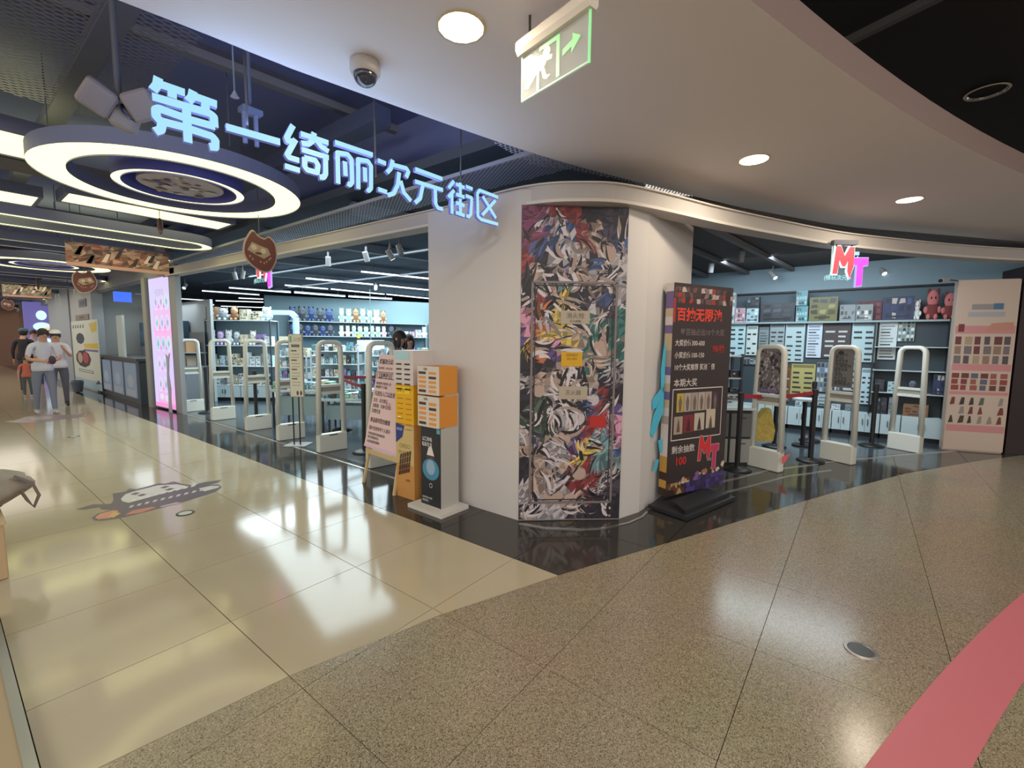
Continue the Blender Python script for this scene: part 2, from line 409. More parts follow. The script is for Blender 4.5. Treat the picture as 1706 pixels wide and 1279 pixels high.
o = lattice((-2.2, 3.9, 1.4, 6.2), 3.72, .05, .008, (R_(20), R_(-40)), lambda x, y: True, 'mesh_ceiling', P(120, 120, 134, .5)); o['kind'] = 'stuff'; tag(o, 'wire mesh ceiling panel above the ring lamp at the left edge', 'mesh')

# bulkhead band over the shopfronts
M_bulk = P(190, 184, 180, .6)
mb = MB(); bo = offs(bk, -.0); bi = offs(bk, -.16)
# make sure inner offset goes into the shop
if bi[0][0] < bo[0][0]: bi = offs(bk, .16)
for k in range(len(bk)-1):
    a, b, c, d = bo[k], bo[k+1], bi[k+1], bi[k]
    def zb(p): return (2.66 + max(0, (p[1]-3.0))*.018) if p[0] < 3.3 and p[1] > 2.4 else 2.66
    def zt(p): return zb(p)+.155
    za, zbb = zb(a), zb(b); ta, tb_ = zt(a), zt(b)
    mb.add([(a[0], a[1], za), (b[0], b[1], zbb), (c[0], c[1], zbb), (d[0], d[1], za), (a[0], a[1], ta), (b[0], b[1], tb_), (c[0], c[1], tb_), (d[0], d[1], ta)],
           [(0, 3, 2, 1), (4, 5, 6, 7), (0, 1, 5, 4), (2, 3, 7, 6)], M_bulk)
mb.build('trim_1', kind='structure')
mb = MB()
lo = offs(bk, .012)
if lo[0][0] > bk[0][0]: lo = offs(bk, -.012)
for k in range(len(bk)-1):
    a, b = lo[k], lo[k+1]; mb.bar((a[0], a[1], zb(a)+.012), (b[0], b[1], zb(b)+.012), .02, .024, P(214, 206, 198))
    mb.bar((a[0], a[1], zt(a)-.006), (b[0], b[1], zt(b)-.006), .02, .012, P(214, 206, 198))
mb.build('trim_2', kind='structure')

# column
colp = [(3.05, 3.39), (3.05, 2.27), (3.63, 1.60), (3.9, 1.52), (5.1, 1.5), (5.1, 1.9), (3.6, 2.6), (3.6, 3.39)]
mb = MB(); mb.prism(colp, 0, 2.78, M_white); mb.build('wall_column', kind='structure')
# ---- poster wrap (plain generic collage) on the chamfer face
ca, cb = Vector((3.047, 2.262, 0)), Vector((3.625, 1.592, 0)); cx_ = (cb-ca).normalized(); cw = (cb-ca).length
n_ = Vector((cx_.y, -cx_.x, 0)); n_ = n_ if n_.dot(Vector((1, 1, 0))) < 0 else -n_
poster = thing('column_poster', 'tall patchwork picture wrap on the front of the white column with a framed hatch', 'poster', (ca+n_*.002))
pp = MB(); 
def pbox(mb, o, x, n, u0, v0, u1, v1, t0, t1, m):
    pts = []
    for t in (t0, t1):
        for u, v in ((u0, v0), (u1, v0), (u1, v1), (u0, v1)): pts.append(o+x*u+Vector((0, 0, v))+n*t)
    mb.add(pts, [(0, 3, 2, 1), (4, 5, 6, 7), (0, 1, 5, 4), (1, 2, 6, 5), (2, 3, 7, 6), (3, 0, 4, 7)], m)
pbox(pp, ca, cx_, n_, 0, .01, cw, 2.655, -.02, .004, P(40, 36, 44)); pp.build('backing', poster, world=True)
pr = Print(ca+n_*.004, cx_, (0, 0, 1), n_)
cmap = ["mmrrkkdd", "mbwbrsdk", "mbbwssdb", "rkwwskbw", "rskbswkw", "kwsckskw", "krkkkdbw", "pwydkwdt", "poyywttt", "vypysttt", "kovptsst",
        "kknsktcw", "wsskkskd", "kgwswwrk", "kgwwkbrv", "ggkwkrrp", "wbgwvrcp", "sswwvycb", "kswsrrcc", "kssdrrwk", "wsswrrwd", "wwwssrkk", "dwwwdkkk"]
cd = dict(m=(120, 66, 92), r=(140, 58, 62), k=(44, 40, 50), d=(66, 58, 72), b=(66, 84, 130), w=(176, 168, 172), s=(170, 148, 136), p=(190, 134, 160),
          y=(196, 168, 84), t=(52, 108, 104), c=(108, 140, 146), o=(170, 96, 60), v=(84, 66, 116), g=(72, 88, 74), n=(60, 54, 60))
rng = random.Random(3); NU, NV = 20, 58; hh = 2.64
J = {}
for i in range(NU+1):
    for j in range(NV+1):
        ju = 0 if i in (0, NU) else rng.uniform(-.4, .4); jv = 0 if j in (0, NV) else rng.uniform(-.4, .4)
        J[i, j] = ((i+ju)/NU*cw, .012+(j+jv)/NV*hh)
rows = len(cmap)
cm = {}
for i in range(NU):
    for j in range(NV):
        for tri in range(2):
            u = (i+.5+rng.uniform(-1, 1))/NU*8; v = (1-(j+.5+rng.uniform(-.9, .9))/NV)*rows
            ch = cmap[min(rows-1, max(0, int(v)))][min(7, max(0, int(u)))]
            if rng.random() < .07: ch = rng.choice('kwsdkw')
            c = cd[ch]; f = rng.choice((.72, .9, 1.08)); mm = P(*[min(235, int(x*f)) for x in c], rough=.45)
            q = [J[i, j], J[i+1, j], J[i+1, j+1], J[i, j+1]]
            t_ = (q[0], q[1], q[2]) if tri == 0 else (q[0], q[2], q[3])
            pr.poly(t_, mm, .001)
# larger sweeping shapes: pale spiky bursts and dark curls
def burst(u, v, r, n, m1, m2, a0=0., a1=360., lift=.0018):
    for k in range(n):
        a = R_(a0+(a1-a0)*k/n); b = R_(a0+(a1-a0)*(k+.7)/n); rr = r*rng.uniform(.65, 1.0)
        c = (a+b)/2+rng.uniform(-.15, .15)
        P3 = [(u+.3*r*math.cos(a), v+.3*r*math.sin(a)), (u+.3*r*math.cos(b), v+.3*r*math.sin(b)), (u+rr*math.cos(c), v+rr*math.sin(c))]
        P3 = [(min(cw-.002, max(.002, x)), y) for x, y in P3]
        pr.poly(P3, m1 if k % 2 else m2, lift)
pw, pk, ps = P(186, 178, 182), P(34, 30, 38), P(176, 152, 140)
for (u, v, r, a, b, c1, c2) in [(.22, 2.45, .17, 60, 200, pw, P(150, 150, 170)), (.70, 2.38, .17, 0, 360, pk, P(60, 70, 110)), (.78, 2.13, .2, 120, 260, pw, pk),
                                (.35, 2.2, .15, 200, 330, pw, ps), (.55, 1.85, .18, 20, 200, pw, pk), (.2, 1.62, .14, 0, 360, P(200, 160, 80), P(186, 90, 60)),
                                (.7, 1.45, .22, 90, 280, P(50, 116, 108), P(36, 82, 80)), (.14, 1.2, .13, 0, 200, pk, P(70, 44, 44)), (.35, .62, .18, 200, 340, pk, pw),
                                (.5, .55, .15, 20, 180, P(160, 44, 40), P(120, 34, 36)), (.72, .3, .14, 0, 360, P(40, 48, 54), pk), (.3, .3, .2, 30, 160, pw, P(150, 140, 136)),
                                (.72, .85, .14, 0, 360, pw, P(100, 130, 150)), (.55, 1.0, .12, 0, 360, pw, pk), (.25, .95, .16, 180, 340, P(84, 100, 84), pk)]:
    burst(u, v, r, 17, c1, c2, a, b)
def swoosh(u, v, L, w, a, curl, n, cols):
    for k in range(n):
        uu, vv, aa = u, v, a+rng.uniform(-.35, .35); Lk = L*rng.uniform(.6, 1.1); pl_, pr_ = [], []
        cu = curl*rng.uniform(.6, 1.3); S_ = 7
        for i in range(S_+1):
            ww = w*math.sin(math.pi*min(1, .25+i/S_*.75))*rng.uniform(.9, 1.1)
            pl_.append((uu-math.sin(aa)*ww, vv+math.cos(aa)*ww)); pr_.append((uu+math.sin(aa)*ww, vv-math.cos(aa)*ww))
            uu += math.cos(aa)*Lk/S_; vv += math.sin(aa)*Lk/S_; aa += cu/S_
        cl = lambda p: (min(cw-.001, max(.001, p[0])), min(2.645, max(.012, p[1])))
        m_ = cols[k % len(cols)]
        lf = .0022+.00001*rng.randrange(60)
        for i in range(S_): pr.poly([cl(pl_[i]), cl(pl_[i+1]), cl(pr_[i+1]), cl(pr_[i])][::-1], m_, lf)
        u += rng.uniform(-.03, .03); v += rng.uniform(-.03, .03)
cdm = {k: [P(*[int(x*f) for x in c], rough=.45) for f in (.7, .95, 1.15)] for k, c in cd.items()}
for q_ in range(150):
    u, v = rng.uniform(.02, cw-.02), rng.uniform(.03, 2.62)
    ch = cmap[min(rows-1, int((1-v/2.66)*rows))][min(7, int(u/cw*8))]
    cols = cdm[ch]+[cdm['k'][0]] if rng.random() < .6 else [cdm['w'][2], cdm['k'][0], cdm['s'][1]]
    swoosh(u, v, rng.uniform(.10, .26), rng.uniform(.006, .018), rng.uniform(0, 6.28), rng.uniform(-2.2, 2.2), rng.randrange(4, 8), cols)
for (u, v, a, b, c) in [(.72, 2.28, .07, .09, ps), (.1, 2.12, .045, .08, ps), (.48, 2.18, .05, .06, ps), (.16, 1.14, .05, .06, ps), (.68, 1.5, .06, .09, ps), (.36, .72, .08, .06, ps), (.52, .42, .06, .06, ps), (.3, .22, .09, .05, ps), (.63, 1.06, .05, .05, pw), (.5, .9, .06, .06, pw)]:
    pr.oval(u, v, a, b, c, .0022); burst(u, v+b*.5, a*1.25, 9, pk, P(70, 60, 70), 20, 170, .0025)
pr.poly([(.6, .82), (.75, .82), (.74, .93), (.61, .92)], P(176, 40, 34), .0026)
pr.poly([(.02, 2.62), (.2, 2.5), (.14, 2.3), (.02, 2.35)], P(126, 60, 100), .0016)
pr.build('picture', poster)
fr = MB(); Mf = P(122, 112, 112, .4)
u0, u1, v0, v1 = .085, .81, .155, 2.05
for (a, b, c, d) in [(u0, v0, u1, v0+.018), (u0, v1-.018, u1, v1), (u0, v0, u0+.018, v1), (u1-.018, v0, u1, v1)]: pbox(fr, ca, cx_, n_, a, b, c, d, 0, .016, Mf)
for (a, b, c, d) in [(u0+.03, v0+.03, u1-.03, v0+.038), (u0+.03, v1-.038, u1-.03, v1-.03), (u0+.03, v0+.03, u0+.038, v1-.03), (u1-.038, v0+.03, u1-.03, v1-.03)]: pbox(fr, ca, cx_, n_, a, b, c, d, 0, .012, P(60, 54, 58, .4))
fr.build('hatch_frame', poster, world=True)
def notice(label, u, v, w, h, c, lines, tcol=(90, 80, 74), sz=.04):
    o_ = ca+cx_*u+Vector((0, 0, v))+n_*.008
    t = thing('notice', label, 'notice', o_); b_ = MB(); pbox(b_, o_, cx_, n_, 0, 0, w, h, 0, .003, P(*c)); b_.build('sheet', t, world=True)
    q = Print(o_+n_*.003, cx_, (0, 0, 1), n_)
    for (s_, y, z_) in lines: q.text(s_, w/2, y, z_, P(*tcol), align='CENTER')
    q.build('print', t)
notice('cream label reading 消火栓 on the upper half of the column poster', .335, 1.70, .245, .11, (172, 160, 142), [('消火栓', .05, .052), ('灭火器箱', .014, .024)])
notice('cream label on the lower half of the column poster, below the yellow sticker', .33, 1.065, .245, .11, (172, 160, 142), [('灭火器', .04, .045)])
notice('small yellow sticker in the middle of the column poster', .345, 1.345, .18, .12, (206, 158, 22), [('消防器材', .085, .026), ('禁止遮挡', .055, .022), ('- - - - -', .02, .022)], (140, 100, 10))

# faint pale posts: shop walls
def wall(name, pts, z0, z1, m):
    return MB().prism(pts, z0, z1, m).build(name, kind='structure')
# left shopfront end pier, pink panel pier and walls further down
wall('wall_left_pier', [(3.14, 10.95), (3.22, 10.95), (3.22, 11.3), (3.14, 11.3)], 0, 2.84, P(150, 152, 156, .5))
wall('wall_upper_front', [(3.62, 2.3), (3.7, 2.3), (3.7, 60), (3.62, 60)], 3.3, 4.2, M_ceil)
wall('wall_corridor_upper', [(3.1, 11.3), (3.3, 11.3), (3.3, 60), (3.1, 60)], 2.86, 3.9, P(150, 152, 160, .7))
wall('wall_corridor_band', [(3.12, 10.9), (3.2, 10.9), (3.2, 17.5), (3.12, 17.5)], 2.80, 3.1, P(120, 124, 134, .7))
wall('wall_pink_back', [(3.24, 11.3), (3.34, 11.3), (3.34, 12.5), (3.24, 12.5)], 0, 2.86, P(150, 150, 156, .6))
wall('wall_pier', [(3.02, 12.5), (3.5, 12.5), (3.5, 12.75), (3.02, 12.75)], 0, 2.86, P(156, 156, 152, .6))
wall('wall_kiosk_back', [(4.3, 12.6), (4.36, 12.6), (4.36, 17.8), (4.3, 17.8)], 0, 2.5, P(176, 184, 186, .6))
wall('wall_kiosk_side', [(3.1, 17.6), (4.3, 17.6), (4.3, 17.8), (3.1, 17.8)], 0, 3.4, P(168, 172, 170, .6))
wall('wall_far_pillar', [(2.95, 17.3), (3.2, 17.3), (3.2, 20.3), (2.95, 20.3)], 0, 3.4, P(172, 176, 180, .6))
wall('wall_far_grey', [(2.95, 20.6), (3.3, 20.6), (3.3, 24.5), (2.95, 24.5)], 0, 3.4, P(160, 168, 178, .6))
wall('wall_end', [(-3, 44), (6, 44), (6, 44.3), (-3, 44.3)], 0, 4.1, P(180, 146, 130, .8))
wall('wall_right_end', [(9.19, -1.05), (9.40, -1.70), (9.62, -1.62), (9.5, -1.05)], 0, 2.49, P(196, 178, 164, .6))
wall('wall_right_dark', [(9.43, -1.74), (10.6, -3.3), (11.2, -3.0), (10.4, -1.5)], 0, 2.66, P(46, 28, 30, .5))
wall('wall_right_back', [(10.0, -1.9), (10.2, -1.9), (10.2, 4.4), (10.0, 4.4)], 0, 2.97, P(104, 120, 130, .7))
wall('wall_right_inner', [(5.1, 3.9), (10.0, 4.2), (10.0, 4.4), (5.1, 4.1)], 0, 3.3, P(110, 122, 132, .7))
bA, bB = fl(437, 499, 3.05), fl(716, 507, 3.05); dd = (bB-bA)
bB = bB+dd*.4
wall('wall_left_back', [(bA.x, bA.y), (bB.x, bB.y), (bB.x+.2, bB.y+.2), (bA.x+.2, bA.y+.2)], 0, 3.05, P(132, 158, 168, .7))
wall('wall_far_back', [(4, 25.8), (22, 25.8), (22, 26), (4, 26)], 0, 3.3, P(120, 134, 144, .8))
wall('wall_far_side', [(21.8, 3), (22, 3), (22, 26), (21.8, 26)], 0, 3.3, P(120, 134, 144, .8))

# ================================================================== OBJECTS
# ---- big lit shop sign (eight characters)
SA, SB = Vector((.733, 2.69, 0)), Vector((2.9, 2.37, 0)); sx_ = (SB-SA).normalized(); sn = Vector((sx_.y, -sx_.x, 0))
if sn.dot(SA) > 0: sn = -sn
M_glow = mat((.02, .03, .04), .4, emit=.98, ecol=hx(168, 228, 250)); M_side = mat((.1, .1, .3), .5, emit=.35, ecol=hx(130, 140, 245))
ZA = (230, 130, 7.108); ZB = (455, 200, 8.53); ZC = (610, 250, 7.108)
SIGN = [
 ('character reading 第', .036, ZA, [[(172, 75), (160, 160), (112, 222)], [(190, 150), (485, 245)], [(338, 200), (342, 305)], [(588, 225), (575, 300), (530, 345)], [(600, 285), (868, 375)], [(735, 330), (738, 425)],
   [(110, 300), (780, 480), (838, 520), (848, 640)], [(850, 640), (560, 565), (190, 440), (150, 455), (155, 530), (205, 585), (490, 655), (820, 755), (862, 800), (862, 885), (800, 880)],
   [(510, 400), (540, 830)], [(228, 620), (215, 690), (150, 712)]]),
 ('character reading 一', .036, ZA, [[(992, 642), (1625, 808)]]),
 ('character reading 绮', .030, ZB, [[(215, 135), (128, 310), (150, 355), (250, 365)], [(255, 335), (142, 550), (170, 590), (310, 630)], [(115, 712), (322, 772)],
   [(330, 250), (720, 372)], [(518, 235), (500, 345), (440, 392), (345, 385)], [(540, 320), (620, 425), (725, 495)], [(350, 475), (728, 582)],
   [(390, 590), (392, 710), (430, 762), (570, 798), (582, 690), (540, 625), (390, 590)], [(685, 570), (692, 815), (665, 862), (610, 860)]]),
 ('character reading 丽', .028, ZB, [[(820, 362), (1355, 530)], [(872, 945), (855, 510), (1000, 530), (1055, 600), (1070, 925), (1040, 965), (1005, 945)], [(962, 635), (975, 835)],
   [(1160, 1015), (1150, 600), (1290, 622), (1335, 690), (1340, 1005), (1310, 1040), (1285, 1020)], [(1247, 715), (1257, 910)]]),
 ('character reading 次', .028, ZC, [[(92, 152), (185, 187)], [(102, 492), (204, 525)], [(265, 145), (245, 245), (202, 292)], [(268, 200), (430, 240), (455, 280), (430, 345)],
   [(345, 290), (330, 440), (285, 540), (215, 562)], [(365, 390), (405, 525), (490, 622)]]),
 ('character reading 元', .028, ZC, [[(537, 247), (857, 357)], [(537, 392), (866, 487)], [(630, 430), (600, 590), (542, 645)], [(775, 480), (785, 655), (812, 700), (870, 716)]]),
 ('character reading 街', .026, ZC, [[(995, 380), (935, 462)], [(1000, 490), (935, 568)], [(975, 530), (980, 765)], [(1020, 415), (1120, 455)], [(1070, 400), (1075, 540)], [(1025, 535), (1122, 568)],
   [(1075, 590), (1080, 760)], [(1025, 635), (1125, 667)], [(1025, 750), (1130, 787)], [(1140, 440), (1217, 470)], [(1140, 550), (1210, 575), (1202, 770), (1180, 797), (1150, 787)]]),
 ('character reading 区', .026, ZC, [[(1520, 562), (1300, 482), (1277, 520), (1287, 790), (1325, 827), (1527, 882)], [(1340, 555), (1500, 808)], [(1490, 600), (1340, 772)]])]
sign = thing('shop_sign', 'large pale-blue lit Chinese character sign hanging from the dark ceiling left of the column', 'sign', (SA.x, SA.y, 2.3))
def s2(z, p): q = pl(z[0]+p[0]/z[2], z[1]+p[1]/z[2], SA, SB); return ((q-SA).dot(sx_), q.z)
def strokes(mb, polys, w, o, x, n, t0, t1, mf, ms):
    Z = Vector((0, 0, 1))
    for pg in polys:
        for i in range(len(pg)-1):
            a, b = Vector(pg[i]), Vector(pg[i+1]); d = (b-a).normalized(); q = Vector((-d.y, d.x))*w/2
            e0 = d*(w*.06 if i == 0 else 0); e1 = d*(w*.06 if i == len(pg)-2 else 0)
            cs = [a-q-e0, b-q+e1, b+q+e1, a+q-e0]
            F_ = [o+x*c.x+Z*c.y+n*t1 for c in cs]; B_ = [o+x*c.x+Z*c.y+n*t0 for c in cs]
            mb.add(F_, [(0, 1, 2, 3)], mf); mb.add(F_+B_, [(0, 4, 5, 1), (1, 5, 6, 2), (2, 6, 7, 3), (3, 7, 4, 0), (7, 6, 5, 4)], ms)
        for p in pg[1:-1]:
            c = o+x*p[0]+Z*p[1]; N = 10
            ring_ = [c+(x*math.cos(2*math.pi*k/N)+Z*math.sin(2*math.pi*k/N))*(w/2) for k in range(N)]
            mb.add([v+n*(t1-.0005) for v in ring_], [tuple(range(N))], mf)
            mb.add([v+n*(t1-.0005) for v in ring_]+[v+n*t0 for v in ring_], [(k, N+k, N+(k+1) % N, (k+1) % N) for k in range(N)], ms)
S0 = Vector((SA.x, SA.y, 0))
for lab, w, z, polys in SIGN:
    b = MB(); strokes(b, [[s2(z, p) for p in pg] for pg in polys], w, S0, sx_, sn, -.028, 0, M_glow, M_side)
    o = b.build('character', sign, world=True); o['label'] = lab
for (px, py) in [(405, 190), (765, 290), (622, 270)]:
    q = pl(px, py, SA, SB); MB().cyl((q.x-sn.x*.03, q.y-sn.y*.03, q.z-.1), (q.x-sn.x*.03, q.y-sn.y*.03, 4.1), .006, P(90, 92, 100)).build('rod', sign, world=True)
area_light('sign_glow', tuple(S0+sx_*.55+Vector((0, 0, 2.55))+sn*.08), 1.0, .3, 2.6, (.45, .65, 1.0), (R_(-140), 0, math.atan2(sx_.y, sx_.x)))
area_light('sign_glow', tuple(S0+sx_*1.6+Vector((0, 0, 2.45))+sn*.08), 1.0, .3, 2.0, (.45, .65, 1.0), (R_(-140), 0, math.atan2(sx_.y, sx_.x)))
area_light('sign_glow_back', tuple(S0+sx_*1.0+Vector((0, 0, 2.6))-sn*.12), 1.8, .3, 11, (.3, .5, 1.0), (R_(140), 0, math.atan2(sx_.y, sx_.x)))

# ---- downlights in the soffit
def downlight(x, y, z, r, label, power, on=True):
    t = thing('downlight', label, 'light', (x, y, z))
    MB().lathe([(r*.98, -.004), (r*1.08, -.008), (r*1.12, 0)], P(220, 205, 180)).build('rim', t, smooth=True)
    if on:
        MB().cyl((0, 0, -.006), (0, 0, -.002), r, mat((1, .86, .58), .5, emit=6.0, name='lamp_disc')).build('lens', t)
        area_light('downlight_lamp', (x, y, z-.03), r*2, r*2, power, (1, .86, .66), shape='DISK')
    else:
        b = MB(); b.lathe([(r*.95, -.004), (r*.7, .05), (r*.3, .07), (0.001, .07)], mat((.7, .7, .68), .2, metal=.9)); b.build('reflector', t)
        MB().cyl((0, 0, .02), (0, 0, .06), r*.35, P(225, 225, 215, .2)).build('bulb', t)
downlight(1.623, 1.568, 3.0, .105, 'round glowing ceiling downlight nearest the exit sign', 14)
downlight(4.107, .769, 3.0, .105, 'round glowing ceiling downlight in the soffit right of the column', 14)
downlight(6.122, -.285, 3.0, .105, 'farthest round glowing downlight in the right part of the soffit', 14)
d = fl(1635, 137, 4.2); downlight(d.x, d.y, 4.19, .16, 'unlit mirrored downlight in the black atrium ceiling', 0, False)

# ---- dome camera
q = fl(598, 108, 3.0)
t = thing('dome_camera', 'white dome security camera with a dark glass ball under the soffit', 'camera', tuple(q))
MB().lathe([(.002, 0), (.075, 0), (.078, -.02), (.078, -.05), (.070, -.065), (.05, -.065)], P(206, 200, 196, .4), 28).build('housing', t, smooth=True)
MB().lathe([(.062, -.06)]+[(.062*math.cos(R_(a)), -.062-.062*math.sin(R_(a))) for a in range(0, 91, 10)], mat((.03, .035, .06), .05, coat=1.), 28).build('dome', t, smooth=True)

# ---- exit sign
a, b = Vector((1.765, 1.318, 0)), Vector((1.68, .921, 0)); ex = (b-a).normalized(); en = Vector((ex.y, -ex.x, 0)); en = en if en.dot(a) < 0 else -en; el = (b-a).length
t = thing('exit_sign', 'hanging clear glass exit sign with green running figure and arrow below a white lamp housing', 'sign', (a.x, a.y, 2.65))
g = MB(); pbox(g, a, ex, en, 0, 2.655, el, 2.845, -.003, .003, mat((.86, .93, .88), .03, alpha=.22, name='clear_glass')); g.build('glass_pane', t, world=True)
g = MB(); Me = mat(hx(200, 235, 205), .3, emit=.35)
for (u0, v0, u1, v1) in [(0, 2.65, el, 2.656), (0, 2.65, .006, 2.845), (el-.008, 2.65, el, 2.845)]: pbox(g, a, ex, en, u0, v0, u1, v1, -.004, .004, Me if u0 == 0 else mat(hx(150, 225, 160), .3, emit=.5))
g.build('pane_edge', t, world=True)
g = MB(); prof = [(-.02, 2.845), (.02, 2.845), (.032, 2.865), (.032, 2.9), (.015, 2.92), (-.015, 2.92), (-.032, 2.9), (-.032, 2.865)]
vs = [a-ex*.01+en*p+Vector((0, 0, z)) for p, z in prof]+[b+ex*.01+en*p+Vector((0, 0, z)) for p, z in prof]
g.add(vs, [tuple(range(8))[::-1], tuple(range(8, 16))]+[(i, (i+1) % 8, 8+(i+1) % 8, 8+i) for i in range(8)], P(232, 222, 208, .4)); g.build('housing', t, world=True)
for nm, u in (('rod', .05), ('rod', el-.01)):
    q = a+ex*u; MB().cyl((q.x, q.y, 2.92), (q.x, q.y, 3.0), .006 if u < .1 else .016, P(80, 74, 70)).build(nm, t, world=True)
pr = Print(a+en*.004, ex, (0, 0, 1), en); Mg = mat(hx(150, 222, 150), .4, emit=.55); Mr = mat(hx(250, 238, 190), .4, emit=1.1)
pr.poly([(.26, 2.735), (.31, 2.75), (.31, 2.725), (.36, 2.77), (.315, 2.80), (.315, 2.775), (.26, 2.76)], Mg)
pr.rect(.225, 2.665, .243, 2.83, Mg); pr.rect(.12, 2.815, .24, 2.832, Mg); pr.rect(.105, 2.66, .12, 2.76, Mg)
pr.oval(.115, 2.765, .05, .032, Mr); pr.oval(.165, 2.795, .022, .022, Mr)
pr.poly([(.08, 2.75), (.11, 2.735), (.05, 2.69), (.02, 2.70), (.03, 2.712)], Mr); pr.poly([(.13, 2.745), (.15, 2.74), (.165, 2.70), (.19, 2.695), (.165, 2.685), (.145, 2.695)], Mr); pr.poly([(.14, 2.79), (.20, 2.77), (.195, 2.755), (.13, 2.765)], Mr)
pr.build('figure_and_arrow', t)

# ---- pair of square speakers on a beam, upper left
q = fl(190, 190, 3.0)
t = thing('speaker', 'twin beige box speakers hanging from the dark ceiling left of the sign', 'speaker', tuple(q), R_(-20))
Mbg = P(150, 142, 140, .6)
def rbox(w, d, h, r, m, c=(0, 0, 0)):
    bm = bmesh.new(); bmesh.ops.create_cube(bm, size=1)
    for v in bm.verts: v.co = Vector((v.co.x*w+c[0], v.co.y*d+c[1], v.co.z*h+c[2]))
    bmesh.ops.bevel(bm, geom=bm.edges[:], offset=r, segments=3, affect='EDGES', profile=.6)
    b = MB(); b.add([v.co.copy() for v in bm.verts], [[v.index for v in f.verts] for f in bm.faces], m); bm.free(); return b
def rot_part(o, e): o.rotation_euler = e; return o
o = rbox(.17, .16, .17, .035, Mbg).build('cabinet', t); o.location = (-.10, 0, .03); o.rotation_euler = (R_(30), R_(25), R_(20))
o = rbox(.17, .16, .17, .035, Mbg).build('cabinet', t); o.location = (.12, -.02, .03); o.rotation_euler = (R_(25), R_(-25), R_(-15))
o = MB().lathe([(.05, 0), (.055, -.006), (.042, -.012), (.01, -.02), (.001, -.02)], P(70, 74, 96, .2), 20).build('driver', t); o.location = (.05, -.03, -.03); o.rotation_euler = (R_(40), R_(55), 0)
o = rbox(.14, .13, .13, .04, P(156, 150, 148, .6)).build('cabinet', t); o.location = (.02, .04, -.06); o.rotation_euler = (R_(10), R_(20), 0)
MB().cyl((0, 0, .05), (0, 0, 1.1), .018, P(90, 92, 100)).build('bracket', t)
t = thing('ceiling_sensor', 'small pale spray head on a thin drop rod between the first two sign characters', 'sprinkler', tuple(fl(382, 168, 3.2)))
MB().cyl((0, 0, .02), (0, 0, .9), .005, P(130, 140, 160)).build('drop_rod', t); MB().lathe([(.006, .03), (.02, .0), (.028, -.01), (.002, -.012)], P(170, 178, 196), 12).build('head', t)
t = thing('junction_box', 'small grey conduit box with two pipes above the second sign character', 'box', tuple(pl(410, 212, SA-sn*.6, SB-sn*.6)))
MB().box(-.06, -.04, .05, .06, .04, .08, P(110, 116, 136)).build('lid', t); MB().cyl((0, 0, .08), (0, 0, 4.1-t.location.z), .01, P(90, 96, 116)).build('conduit', t)
for x in (-.04, .03): MB().cyl((x, 0, -.14), (x, 0, .05), .014, P(120, 124, 146)).build('pipe', t)

# ---- ring lamps and stadium lamps of the corridor
M_led = mat((.05, .05, .03), .5, emit=2.1, ecol=(1, .94, .42), name='led'); M_ledw = mat((.05, .05, .05), .5, emit=2.4, ecol=(1, .92, .6), name='led_white'); M_ring = P(120, 126, 156, .6)
def loop(fn, n=64): return [fn(2*math.pi*k/n) for k in range(n)]
def flat_ring(mb, po, pi, z0, z1, mbot, mside, lip=.012):
    n = len(po)
    for k in range(n):
        a, b, c, d = po[k], po[(k+1) % n], pi[(k+1) % n], pi[k]
        mb.quad((a[0], a[1], z0), (d[0], d[1], z0), (c[0], c[1], z0), (b[0], b[1], z0), mbot)
        mb.quad((a[0], a[1], z1), (b[0], b[1], z1), (c[0], c[1], z1), (d[0], d[1], z1), mside)
        mb.quad((a[0], a[1], z0-lip), (b[0], b[1], z0-lip), (b[0], b[1], z1), (a[0], a[1], z1), mside)
        mb.quad((d[0], d[1], z0-lip), (d[0], d[1], z1), (c[0], c[1], z1), (c[0], c[1], z0-lip), mside)
def ring_lamp(c, r, z, label, w=.25, inner=True):
    t = thing('ring_lamp', label, 'lamp', (c[0], c[1], z))
    circ = lambda rr: loop(lambda a: (rr*math.cos(a), rr*math.sin(a)))
    b = MB(); flat_ring(b, circ(r), circ(r-w), 0, .12, M_led, M_ring); b.build('outer_ring', t, smooth=False)
    if inner:
        b = MB(); flat_ring(b, circ(r*.5), circ(r*.5-.07), .0, .2, M_led, P(110, 112, 190, .6)); b.build('inner_ring', t)
        b = MB(); b.lathe([(.001, .02), (r*.33, .02), (r*.33, .05)], P(196, 188, 196, .6), 32); o = b.build('centre_disc', t)
        q = Print((0, 0, .018), (1, 0, 0), (0, 1, 0), (0, 0, -1)); 
        for k in range(26):
            rr = r*.3*math.sqrt(rng.random()); aa = rng.random()*6.28; s_ = rng.uniform(.03, .08)
            pts = [(rr*math.cos(aa)+s_*math.cos(x_)*rng.uniform(.5, 1), rr*math.sin(aa)+s_*math.sin(x_)*rng.uniform(.4, 1)) for x_ in [y_*1.05 for y_ in range(6)]]
            q.poly(pts, P(*rng.choice([(90, 86, 120), (214, 206, 190), (176, 150, 130), (120, 110, 120), (226, 220, 224), (120, 130, 170)])), .001+.0005*k)
        q.mb.build('disc_print', o, kind='stuff')
    for a in (0.6, 2.7, 4.8): MB().cyl((r*.9*math.cos(a), r*.9*math.sin(a), .2), (r*.9*math.cos(a), r*.9*math.sin(a), 4.1-z), .006, P(90, 94, 110), n=6).build('hanging_rod', t)
    return t
ring_lamp((1.72, 5.62), 1.10, 3.08, 'nearest large glowing double ring lamp with a picture disc at its centre')
ring_lamp((1.6, 13.2), 1.0, 3.0, 'second glowing ring lamp, farther down the corridor')
